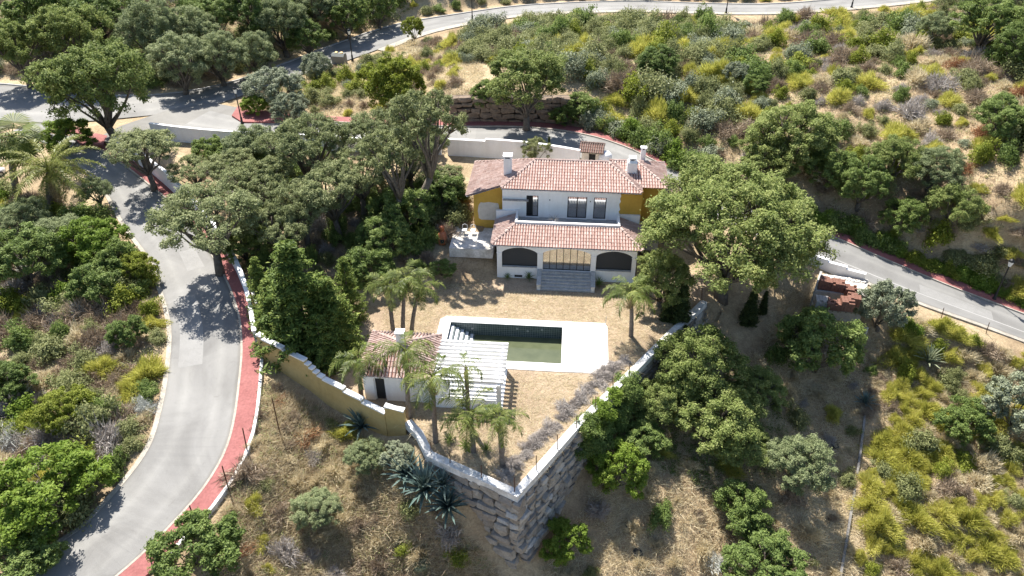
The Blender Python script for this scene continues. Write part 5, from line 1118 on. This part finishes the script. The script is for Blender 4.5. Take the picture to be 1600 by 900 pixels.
ZN['under'] = zone([(850, 920), (900, 820), (960, 740), (1190, 560), (1260, 480), (1370, 560), (1340, 700), (1320, 940)], 1.5, 4000, [('straw', 5), ('dead', 2), ('deadgrey', 1), ('broom', .6), ('green', .5), ('scrub', 1)], .5, 1.2, 'on the shaded slope right of the boulder wall', 6, 120)
ZN['bank'] = zone([(380, 186), (400, 140), (520, 108), (640, 66), (700, 62), (740, 100), (715, 150), (560, 180)], 1.6, 3000, [('scrub', 3), ('dead', 2.5), ('broom', 2.5), ('straw', 2), ('grey', .8), ('lime', .6)], .8, 1.8, 'on the bank between the two roads', 7, 110)
ZN['toplef'] = zone([(-40, 110), (-40, -30), (660, -30), (640, 28), (500, 70), (400, 105), (240, 142), (60, 130)], 2.1, 5000, [('scrub', 3), ('dead', 3), ('green', 3), ('grey', 1)], 1.2, 2.5, 'under the trees beyond the upper road', 8, 220)
ZN['top'] = zone([(640, 25), (800, 6), (1000, -2), (1250, 2), (1440, -15), (1440, -50), (640, -40)], 2.0, 2500, [('scrub', 3), ('broom', 2), ('green', 2), ('dead', 1.5)], .9, 1.8, 'on the far side of the upper road', 9, 80)
ZN['grove'] = zone([(420, 330), (520, 300), (700, 290), (735, 330), (690, 380), (660, 420), (600, 440), (430, 480), (350, 300), (330, 240), (500, 245)], 1.3, 6000, [('green', 3), ('dead', 2), ('scrub', 2), ('deadgrey', 1)], .8, 1.7, 'under the oak grove left of the villa', 10, 120)
for px, py, s, k, label in [(470, 560 + 120, .9, 'straw', 'large straw tussock below the ochre wall'), (548, 790, .0, 'dead', ''), (632, 858, .75, 'lime', 'lime-green tuft near the bottom edge below the agaves'), (716, 872, .75, 'lime', 'lime-green tuft at the foot of the boulder wall, near the bottom'), (658, 888, .7, 'grey', 'small grey bush at the bottom edge between the lime tufts'), (585, 898, .6, 'broom', 'yellow-green tuft cut by the bottom edge'), (132, 490, 1.7, 'silver', 'large silvery dead bush beside the left road'), (28, 625, 1.9, 'silver', 'pale dead thicket at the left edge'), (20, 690, 1.5, 'silver', 'pale dead branches above the large bright shrub'), (1120, 880, 1.2, 'silver', 'white leafless branches on the dark ground near the bottom'), (1105, 245, 1.3, 'grey', 'grey shrub at the foot of the hill behind the huge oak'), (75, 590, 1.3, 'straw', 'straw-yellow bush behind the lime-green bush'), (1420, 515, 1.1, 'bright', 'bright green upright bush beside the feathery grey shrub')]:
    if s: shrub(k, G(px, py), s, label, None, 1.1)
# hedges along the right road and dry vines on the ledge
def row(kinds, pxs, n, s0, s1, where, jit=.35, sz=1.0, h=0):
    P = resample([G(x, y) for x, y in pxs], n)
    for q in P:
        x, y = q[0] + random.uniform(-jit, jit), q[1] + random.uniform(-jit, jit); k = random.choice(kinds); lab = KIND[k][1] + ' ' + where; shrub(k, (x, y, T(x, y) + h), random.uniform(s0, s1), lab, lab, sz)
row(['green', 'grey', 'green', 'bright'], [(925, 196), (970, 210), (1008, 229), (1050, 252), (1085, 272), (1125, 290)], 24, 1.3, 1.8, 'in the hedge along the back road pavement', .4, 1.35)
row(['green', 'green', 'bright'], [(1205, 322), (1310, 358), (1390, 393)], 14, 1.1, 1.5, 'in the hedge above the right road pavement', .35, 1.15)
row(['bright', 'lime', 'bright'], [(1395, 396), (1470, 425), (1530, 447), (1610, 478)], 18, .9, 1.25, 'in the bright green end of the roadside hedge', .3, 1.1)
for i, q in enumerate(resample([wor(*k) for k in ((-3.0, -21.6), (-1.2, -18.8), (0.2, -16.4), (2.2, -13.6), (4.1, -10.9), (5.2, -9.4))], 36)):
    shrub('deadgrey', (q[0] - .55 + random.uniform(-.3, .3), q[1] + .5 + random.uniform(-.3, .3), 0.0), random.uniform(.5, .85), 'grey dried-out creeper along the inner side of the right ledge', 'dry creeper along the right ledge', .8)
row(['dead', 'scrub', 'straw', 'deadgrey'], [(1440, 360), (1500, 385), (1560, 402), (1625, 425)], 16, .7, 1.3, 'on the bare cutting above the right road', .9, 1.1)
row(['straw', 'scrub', 'dead', 'broom'], [(1500, 350), (1560, 365), (1625, 380)], 12, .7, 1.3, 'on the bare cutting above the right road', .9, 1.1)
row(['dead', 'dead', 'rust', 'dead'], [(700, 300), (720, 330), (690, 350), (660, 350)], 9, .7, 1.1, 'in the brush heap beside the patio slab', .4, .6)
row(['dead', 'dead', 'straw'], [(1388, 545), (1375, 585), (1360, 622), (1352, 645)], 14, .6, .9, 'in the brush fence below the brick pallets', .15, 1.0)
for i in range(26):
    q = ring[4].lerp(ring[5], random.uniform(.05, .95)); o_z = -random.uniform(0, 1) ** 1.3 * 2.6; dn = (ring[5] - ring[4]).normalized(); shrub('green' if i % 4 else 'bright', (q.x + dn.y * (.15 - o_z * .12), q.y - dn.x * (.15 - o_z * .12), o_z), random.uniform(.75, 1.2), 'green ivy tuft hanging over the right ledge', 'ivy on the right ledge')

# dry grass: nobody could count the blades
def grass(name, label, polys, n_tuft, per, hgt, mat, seed, wd=.016, garden=False):
    rng = np.random.default_rng(seed); base = []
    for poly in polys:
        W_ = [G(x, min(max(y, -30), 1000)) for x, y in poly]; x0, x1 = min(p.x for p in W_), max(p.x for p in W_); y0, y1 = min(p.y for p in W_), max(p.y for p in W_); k = 0; tries = 0
        while k < n_tuft / len(polys) and tries < n_tuft * 4:
            tries += 1; x, y = rng.uniform(x0, x1), rng.uniform(y0, y1); z = 0.0 if garden else T(x, y); px, py = project(x, y, z)
            if not in_px(poly, px, py): continue
            if garden:
                u, v = loc(x, y)
                if (-10.9 < u < 3.5 and -11.2 < v < -4.3) or (-15.2 < u < -4.4 and -15.8 < v < -10.5) or (v > -.4 and -7 < u < 6.5): continue
            elif np.hypot(cenAll[:, 0] - x, cenAll[:, 1] - y).min() < 4.9 or in_px(GARDEN, *loc(x, y)): continue
            base.append((x, y, z)); k += 1
    b = np.repeat(np.array(base), per, 0); sc2 = np.repeat(rng.uniform(.5, 1.25, len(base)), per); off = rng.normal(scale=.13, size=b.shape) * sc2[:, None]; off[:, 2] = 0; b = b + off
    d = off * 1.8 + rng.normal(scale=.16, size=b.shape); d[:, 2] = 0; tip = b + d; tip[:, 2] += hgt * sc2 * rng.uniform(.45, 1.1, len(b)); v = blades(rng, b, tip, rng.uniform(.7, 1.4, len(b)) * wd)
    o = link(name, mesh_np(name, v, np.arange(len(v)).reshape(-1, 3), mat)); o['label'] = label; o['category'] = 'grass'; return stuff(o)
P_front = [(410, 590), (520, 655), (640, 735), (740, 845), (800, 935), (330, 935), (350, 790), (395, 690)]
P_under = [(830, 935), (880, 830), (960, 730), (1190, 540), (1230, 440), (1400, 540), (1350, 660), (1330, 935)]
P_broom = [(1400, 500), (1680, 575), (1680, 940), (1330, 940), (1380, 600)]
P_hill = [(1120, 35), (1430, 10), (1650, -10), (1650, 465), (1560, 440), (1300, 335), (1100, 235)]
P_bank = [(380, 190), (400, 140), (520, 108), (640, 66), (740, 60), (760, 130), (715, 150), (560, 180)]
grass('dry_grass', 'tall straw grass on the slope in front of the walls', [P_front], 7000, 11, .5, 'straw', 1)
grass('dry_grass', 'brown withered grass on the slope in front of the walls', [P_front], 1800, 11, .36, 'straw_brown', 2)
grass('dry_grass', 'withered grass on the shaded slope right of the boulder wall', [P_under], 6500, 10, .42, 'straw', 3)
grass('dry_grass', 'straw grass between the broom shrubs on the right slope', [P_broom], 4500, 10, .42, 'straw', 4)
grass('dry_grass', 'straw grass on the hill and bank behind the roads', [P_hill, P_bank], 13000, 8, .5, 'straw', 5, .024)
grass('dry_grass', 'brown withered grass on the hill above the right road', [P_hill], 6000, 8, .45, 'straw_brown', 6, .024)
grass('short_grass', 'short dead grass of the garden around the pool', [[(600, 440), (780, 440), (1040, 450), (1090, 480), (980, 590), (810, 770), (680, 710), (600, 640)]], 9000, 5, .08, 'straw', 7, .012, True)

# ------------------------------------------------------------------ street furniture and small things
def lamp(label, px, py, h=4.7, group='street lamps'):
    o = thing('street_lamp', label, 'street lamp', G(px, py), 0, group); 
    MB().lathe([(.2, -.2), (.2, .25), (.13, .35), (.13, .9), (.085, 1.0), (.055, h - .95), (.08, h - .9), (.03, h - .8)], 10).build('post', 'black_metal', o, True)
    MB().box((-.28, -.02, h - 1.12), (.28, .02, h - 1.08)).build('cross_bar', 'black_metal', o)
    ln = MB().lathe([(.13, h - .8), (.25, h - .3)], 6).build('lantern', 'lamp_glass', o); MB().lathe([(.29, h - .298), (.2, h - .12), (.05, h - .02), (.03, h + .12)], 6).build('lantern_roof', 'black_metal', ln)
lamp('black street lamp on the red traffic island at the junction', 379, 195); lamp('black street lamp beside the recycling bin', 551, 96); lamp('black street lamp on the upper road cut by the top edge', 738, 33)
lamp('black street lamp in the hedge by the right road', 1552, 470); lamp('grey street lamp on the upper road above the dry hill', 1134, 22); lamp('black street lamp at the upper road before it leaves the picture', 1330, 13)
def bar(name, label, px, py, tx, ty, r, mat, cat='post', group=None, p=None):
    p = p or G(px, py); d = ray(tx, ty); t = p.y / d[1]; top = Vector((d[0] * t, p.y, H + d[2] * t)); o = MB().tube([(0, 0, -.2), tuple(top - p)], [r, r * .9], 6).build(name, mat); o.location = p; return tag(o, label, cat, group, 'thing')
bar('utility_pole', 'thin leaning pole at the tip of the junction pavement', 121, 224, 108, 176, .05, 'galvanised', 'pole')
for i, (x0, y0, x1, y1) in enumerate([(437, 676, 425, 622), (387, 709, 379, 669), (358, 768, 347, 728), (305, 816, 296, 790), (237, 878, 229, 858)]):
    bar('fence_post', 'rusty iron post beside the red pavement, ' + ('uppermost of its row', 'second of the row going down', 'middle of the row', 'fourth of the row going down', 'lowest of its row')[i], x0, y0, x1, y1, .045, 'rust', 'post', 'iron posts beside the pavement')
bar('fence_post', 'thin post beside the right road nearer the grey shrub', 1471, 497, 1475, 481, .035, 'rust', 'post', 'posts beside the right road'); bar('fence_post', 'thin post beside the right road nearer the right edge', 1541, 521, 1546, 504, .035, 'rust', 'post', 'posts beside the right road')
names_ = ['at the ochre wall end', 'second from the ochre wall end', 'midway along the left ledge', 'at the sharp corner of the ledge', 'first after the corner up the right ledge', 'second after the corner up the right ledge', 'third after the corner up the right ledge', 'beside the dry creeper near the ivy', 'above the ivy on the right ledge', 'near the broken deck corner on the right ledge', 'at the far end of the right ledge by the cypress']
for i, (x, y0, y1) in enumerate([(673, 708, 691), (703, 722, 704), (752, 745, 727), (804, 767, 746), (838, 733, 712), (871, 700, 679), (901, 668, 650), (931, 637, 619), (958, 611, 594), (984, 586, 570), (1097, 473, 450)]):
    bar('fence_post', 'rusty post on the ledge ' + names_[i], x, y0, x, y1, .035, 'rust', 'post', 'iron posts on the ledge', at(x, y0, .3))
# recycling bin
b = thing('recycling_bin', 'grey recycling container with yellow lids on the roadside', 'bin', G(531, 99), R_(-12))
m = MB(); prof = [(-.55, 0), (.55, 0), (.6, 1.1), (.35, 1.45), (-.2, 1.5), (-.6, 1.15)]; n = len(prof); m.add([(-.95, y, z) for y, z in prof] + [(.95, y, z) for y, z in prof], [tuple(range(n))[::-1], tuple(range(n, 2 * n))] + [(i, i + n, (i + 1) % n + n, (i + 1) % n) for i in range(n)]); m.build('body', 'bin_grey', b)
MB().tube([(-1.0, 0, .75), (-.952, 0, .75)], [.62, .62], 14).build('end_cap', 'black_metal', b)
for x in (-.35, .45): MB().tube([(x, .05, 1.5), (x, .02, 1.62)], [.24, .2], 12).build('lid', 'bin_yellow', b)
# parked car, cut by the left edge
car = thing('parked_car', 'white parked car half hidden behind the fan palm at the left edge', 'car', G(-22, 282), R_(68))
def car_body(sec):
    m = MB(); k = 0
    for x, w_, z0, z1 in sec:
        for y, z in ((-w_, z0), (-w_ * 1.0, z0 + (z1 - z0) * .55), (-w_ * .86, z1), (w_ * .86, z1), (w_, z0 + (z1 - z0) * .55), (w_, z0)): m.v.append((x, y, z))
    for i in range(len(sec) - 1):
        for j in range(6): m.f.append((6 * i + j, 6 * i + (j + 1) % 6, 6 * i + 6 + (j + 1) % 6, 6 * i + 6 + j))
    m.f.append(tuple(range(6))[::-1]); m.f.append(tuple(range(6 * len(sec) - 6, 6 * len(sec)))); return m
car_body([(-2.05, .7, .4, .75), (-1.9, .84, .25, .92), (-1.0, .88, .22, .95), (.7, .88, .22, .95), (1.7, .84, .25, .82), (2.05, .66, .35, .68)]).build('body', 'car_white', car, True)
cb_ = car_body([(-1.75, .74, .9, 1.0), (-1.2, .72, .9, 1.42), (.1, .72, .9, 1.46), (.95, .74, .9, .96)]).build('cabin', 'car_glass', car, True); MB().box((-1.15, -.58, 1.43), (.1, .58, 1.49)).build('roof', 'car_white', cb_)
for x in (-1.25, 1.25):
    for y in (-.88, .78): w_ = MB().tube([(x, y, .32), (x, y + .1, .32)], [.32, .32], 14).build('wheel', 'rubber', car); MB().tube([(x, y - .01, .32), (x, y + .11, .32)], [.18, .18], 10).build('rim', 'galvanised', w_)
for y in (-.5, .5): MB().box((1.98, y - .14, .55), (2.07, y + .14, .67)).build('headlight', 'lamp_glass', car)
# pallets of bricks in their low block enclosure
def on(p): return Vector((p[0], p[1], T(p[0], p[1])))
q0, q1, q2, q3 = G(1262, 494), G(1342, 502), G(1352, 448), G(1282, 428); enc = thing('block_enclosure', 'low concrete block wall around the brick pallets', 'wall'); zt = max(q.z for q in (q0, q1, q2, q3)) + .3
for a_, b_ in ((q3, q0), (q0, q1)): seg_wall(enc, 'wall_panel', a_, b_, min(a_.z, b_.z) - .6, zt, .2, 'concrete')
fl = MB(); fl.prism([q[:2] for q in (q0, q1, q2, q3)], zt - 1.6, zt - .28); fl.build('floor_slab', 'slab_white', enc)
def pallet(px, py, mat, nx_, ny_, nz_, label, rz):
    p = at(px, py, zt - .28); o = thing('brick_pallet', label, 'brick pallet', p, rz, 'pallets of bricks'); m = MB()
    for x in (-.45, 0, .45): m.box((x - .06, -.5, 0), (x + .06, .5, .1))
    m.box((-.55, -.5, .102), (.55, .5, .13)); m.build('pallet', 'timber', o); s = MB(); w_, d_, h_ = 1.06 / nx_, .96 / ny_, .16
    for i in range(nx_):
        for j in range(ny_):
            for k in range(nz_):
                if k == nz_ - 1 and random.random() < .12: continue
                x, y, z = -.53 + i * w_ + random.uniform(-.008, .008), -.48 + j * d_, .132 + k * (h_ + .004); s.box((x + .008, y + .008, z), (x + w_ - .008, y + d_ - .008, z + h_))
    stuff(s.build('bricks', mat, o))
for px, py, mat, nz_, label in [(1287, 452, 'brick_red', 6, 'tall pallet of dark red bricks at the back of the enclosure'), (1306, 456, 'brick_red', 6, 'pallet of dark red bricks in the middle of the back row'), (1326, 460, 'brick_red', 4, 'low pallet of red bricks beside the rubble'), (1282, 478, 'brick_grey', 4, 'pallet of pale grey blocks at the near left corner'), (1300, 482, 'brick_red', 4, 'low pallet of red bricks between the grey blocks and the wide stack'), (1320, 484, 'brick_red', 6, 'large pallet of red bricks at the near right corner'), (1331, 476, 'brick_red', 5, 'pallet of red bricks behind the large near one')]:
    pallet(px, py, mat, 4, 4, nz_, label, R_(-14 + random.uniform(-6, 6)))
rb = MB(); rr = random.Random(3)
for k in range(150):
    p = q3.lerp(q2, rr.uniform(.05, 1)) + (q0 - q3) * rr.uniform(.03, .2) + (q1 - q2) * .02; s = rr.uniform(.07, .2); a_ = rr.uniform(0, 3); p.z = zt - .28
    c_, s_2 = math.cos(a_) * s, math.sin(a_) * s; h_ = s * rr.uniform(.4, .9); rb.hexa([(p.x + c_, p.y + s_2, p.z), (p.x - s_2, p.y + c_, p.z), (p.x - c_, p.y - s_2, p.z), (p.x + s_2, p.y - c_, p.z), (p.x + c_ * .8, p.y + s_2 * .8, p.z + h_), (p.x - s_2 * .7, p.y + c_ * .7, p.z + h_ * .8), (p.x - c_ * .8, p.y - s_2 * .8, p.z + h_), (p.x + s_2 * .7, p.y - c_ * .7, p.z + h_ * .9)])
o = stuff(rb.build('rubble', 'slab_white')); o['label'] = 'heap of pale rubble behind the brick pallets'; o['category'] = 'rubble'
bf = thing('rail_frame', 'small white timber frame beside the fig-like shrub', 'frame', G(1345, 525), R_(-10))
for z in (.3, .6, .9): MB().box((-.35, -.03, z), (.35, .03, z + .09)).build('rail', 'old_white', bf)
for x in (-.35, .35): MB().box((x - .05, -.04, 0), (x + .05, .04, 1.0)).build('upright', 'old_white', bf)
# old low wall running down the right slope
ow = thing('old_wall', 'narrow grey concrete wall running down the dry slope', 'wall'); P = resample([G(1351, 650), G(1342, 720), G(1331, 790), G(1318, 870), G(1306, 940)], 12)
for i in range(11):
    if i == 4: continue
    seg_wall(ow, 'wall_panel', P[i], P[i + 1], P[i][2] - .8, P[i][2] + .25 + random.uniform(-.1, .1), .17, 'old_concrete', P[i + 1][2] - .8, P[i + 1][2] + .2)
# dumped tyres and timber
for x, y, label in ((983, 822, 'old black tyre on the dark slope, upper one'), (996, 865, 'old black tyre on the dark slope, lower one'), (1303, 696, 'dark tyre beside the silvery olive tree')):
    p = G(x, y); m = MB(); n = 16
    for i in range(n):
        a_ = 2 * math.pi * i / n
        for j in range(6): b_ = 2 * math.pi * j / 6; m.v.append(((.3 + .1 * math.cos(b_)) * math.cos(a_), (.3 + .1 * math.cos(b_)) * math.sin(a_), .1 + .1 * math.sin(b_)))
    for i in range(n):
        for j in range(6): m.f.append((6 * i + j, 6 * ((i + 1) % n) + j, 6 * ((i + 1) % n) + (j + 1) % 6, 6 * i + (j + 1) % 6))
    o = tag(m.build('tyre', 'rubber', None, True), label, 'tyre', None, 'thing'); o.location = p; o.rotation_euler = (.2, .3, 0)
# broken concrete and dead trunks under the grove
for i, (x0, y0, x1, y1, r, label) in enumerate([(575, 385, 640, 400, .16, 'fallen grey trunk lying behind the clustered palms'), (650, 412, 690, 430, .2, 'fallen trunk pointing to the patio under the grove'), (590, 405, 625, 385, .1, 'thin fallen branch crossing the larger fallen trunk')]):
    a_, b_ = G(x0, y0), G(x1, y1); m = MB(); d = b_ - a_; m.tube([Vector((0, 0, .2)), d * .5 + Vector((.1, .1, .3)), d + Vector((0, 0, .35))], [r, r * .8, r * .4], 7); o = tag(m.build('fallen_trunk', 'palm_bark', None, True), label, 'log', None, 'thing'); o.location = a_

def undergrowth(name, label, poly, n, per, hgt, size, mat, seed):
    rng = np.random.default_rng(seed); W_ = [G(x, min(max(y, -30), 1000)) for x, y in poly]; x0, x1 = min(p.x for p in W_), max(p.x for p in W_); y0, y1 = min(p.y for p in W_), max(p.y for p in W_); cen = []; tries = 0
    while len(cen) < n and tries < n * 6:
        tries += 1; x, y = rng.uniform(x0, x1), rng.uniform(y0, y1); z = T(x, y); px, py = project(x, y, z)
        if not in_px(poly, px, py) or not free(x, y, .3): continue
        cen.append((x, y, z + rng.uniform(0, hgt)))
    v = clump_leaves(rng, np.array(cen), rng.uniform(.2, .5, len(cen)), per, size, .5); o = link(name, mesh_np(name, v, quad_faces(len(v) // 4), mat)); o['label'] = label; o['category'] = 'undergrowth'; return stuff(o)
undergrowth('undergrowth', 'low olive undergrowth filling the thicket behind the villa', [(690, 70), (760, 47), (900, 30), (1120, 34), (1150, 60), (1140, 190), (1060, 232), (930, 188), (905, 130), (880, 110), (760, 100)], 2600, 26, .5, .08, 'scrub_leaf', 1)
undergrowth('undergrowth', 'dark undergrowth between the shrubs on the bank left of the road', [(0, 300), (110, 325), (190, 385), (240, 460), (258, 600), (215, 710), (150, 780), (60, 850), (-60, 900), (-90, 300)], 900, 24, .4, .07, 'scrub_leaf', 2)
undergrowth('undergrowth', 'dark undergrowth under the trees beyond the upper road', [(-40, 110), (-40, -30), (660, -30), (640, 28), (500, 70), (400, 105), (240, 142), (60, 130)], 2200, 22, .6, .09, 'green_leaf', 3)
undergrowth('undergrowth', 'dull undergrowth between the shrubs of the dry hill', P_hill, 2600, 20, .4, .07, 'scrub_leaf', 4)
undergrowth('undergrowth', 'dark undergrowth beneath the low oaks right of the boulder wall', [(940, 720), (1010, 620), (1120, 560), (1210, 600), (1230, 690), (1180, 800), (1040, 740)], 700, 20, .4, .07, 'green_leaf', 5)
undergrowth('undergrowth', 'sparse undergrowth on the dry slope in front of the walls', P_front, 500, 18, .3, .06, 'scrub_leaf', 6)

# ------------------------------------------------------------------ labels of the scattered shrubs: which one, by the nearest landmark
MARKS = [('the villa', 890, 340), ('the pool house', 625, 560), ('the pool', 800, 540), ('the gatehouse', 926, 235), ('the recycling bin', 531, 92), ('the junction street lamp', 374, 165), ('the junction corner oak', 152, 138), ('the yellow-green tree', 610, 138),
         ('the round oak by the stone bank', 824, 132), ('the deep green hill shrub', 1180, 133), ('the dark thicket shrub', 1030, 98), ('the grey hill tree', 1462, 262), ('the dark hill tree', 1352, 285), ('the tree above the huge oak', 1240, 215), ('the huge oak', 1148, 358),
         ('the street lamp in the hedge', 1552, 440), ('the top right corner tree', 1545, 35), ('the dark tree at the right edge', 1570, 185), ('the bluish top right shrub', 1462, 45), ('the feathery grey shrub', 1384, 478), ('the brick pallets', 1305, 465), ('the pale tree at the right edge', 1590, 632),
         ('the dark shrub beside the pale tree', 1512, 660), ('the cactus-like shrub', 1448, 560), ('the old concrete wall', 1330, 790), ('the silvery olive tree', 1245, 728), ('the fig-like shrub', 1284, 540), ('the boulder wall corner', 808, 850), ('the largest agave', 664, 765),
         ('the lone grey-green bush', 495, 795), ('the ochre wall', 500, 610), ('the shrub over the pavement', 302, 858), ('the rounded lime bush', 104, 640), ('the silvery dead bush', 132, 490), ('the large bright shrub', 72, 765), ('the bright mound', 148, 378), ('the feather palm', 78, 268), ('the fan palm', 18, 212),
         ('the upper lamp at the top edge', 738, 15), ('the grey upper lamp', 1134, 10), ('the last upper lamp', 1330, 8), ('the oleander by the bin', 494, 104), ('the slender leaning oak', 694, 205), ('the roadside leaning oak', 322, 345), ('the tallest conifer', 482, 450), ('the clay oven', 692, 370), ('the small bright roadside tree', 646, 45),
         ('the tall round oak, top left', 108, 58), ('the pale tree, top left', 236, 52), ('the grey-green tree near the bin', 440, 38), ('the ledge corner', 806, 770), ('the leafy shrub by the boulder wall', 968, 735), ('the low spreading oak', 1125, 655), ('the deck corner', 947, 580)]
DIRS = ['right of', 'above right of', 'above', 'above left of', 'left of', 'below left of', 'below', 'below right of']
ORD = ['', 'second', 'third', 'fourth', 'fifth', 'sixth', 'seventh', 'eighth', 'ninth', 'tenth']
def relabel():
    pool_ = {}; names = {v[0] for v in KIND.values()}; kind_of = {id_: k for k, ms in SH.items() for id_ in [m.name for m in ms]}
    for o in C.objects:
        if o.type == 'MESH' and o.get('group') and o.data.name in kind_of:
            px, py = project(*o.location); n_, mx, my = min(MARKS, key=lambda q: (q[1] - px) ** 2 + (q[2] - py) ** 2); a_ = math.atan2(my - py, px - mx); d = DIRS[int(round(a_ / (math.pi / 4))) % 8]
            pool_.setdefault((KIND[kind_of[o.data.name]][1], d, n_), []).append((math.hypot(px - mx, py - my), o))
    for (kd, d, n_), lst in pool_.items():
        lst.sort(key=lambda q: q[0])
        for i, (_, o) in enumerate(lst):
            pre = '' if len(lst) == 1 else ('nearest ' if i == 0 else (ORD[i] if i < 10 else '%dth' % (i + 1)) + '-nearest ')
            o['label'] = pre + kd + ' ' + d + ' ' + n_
relabel()
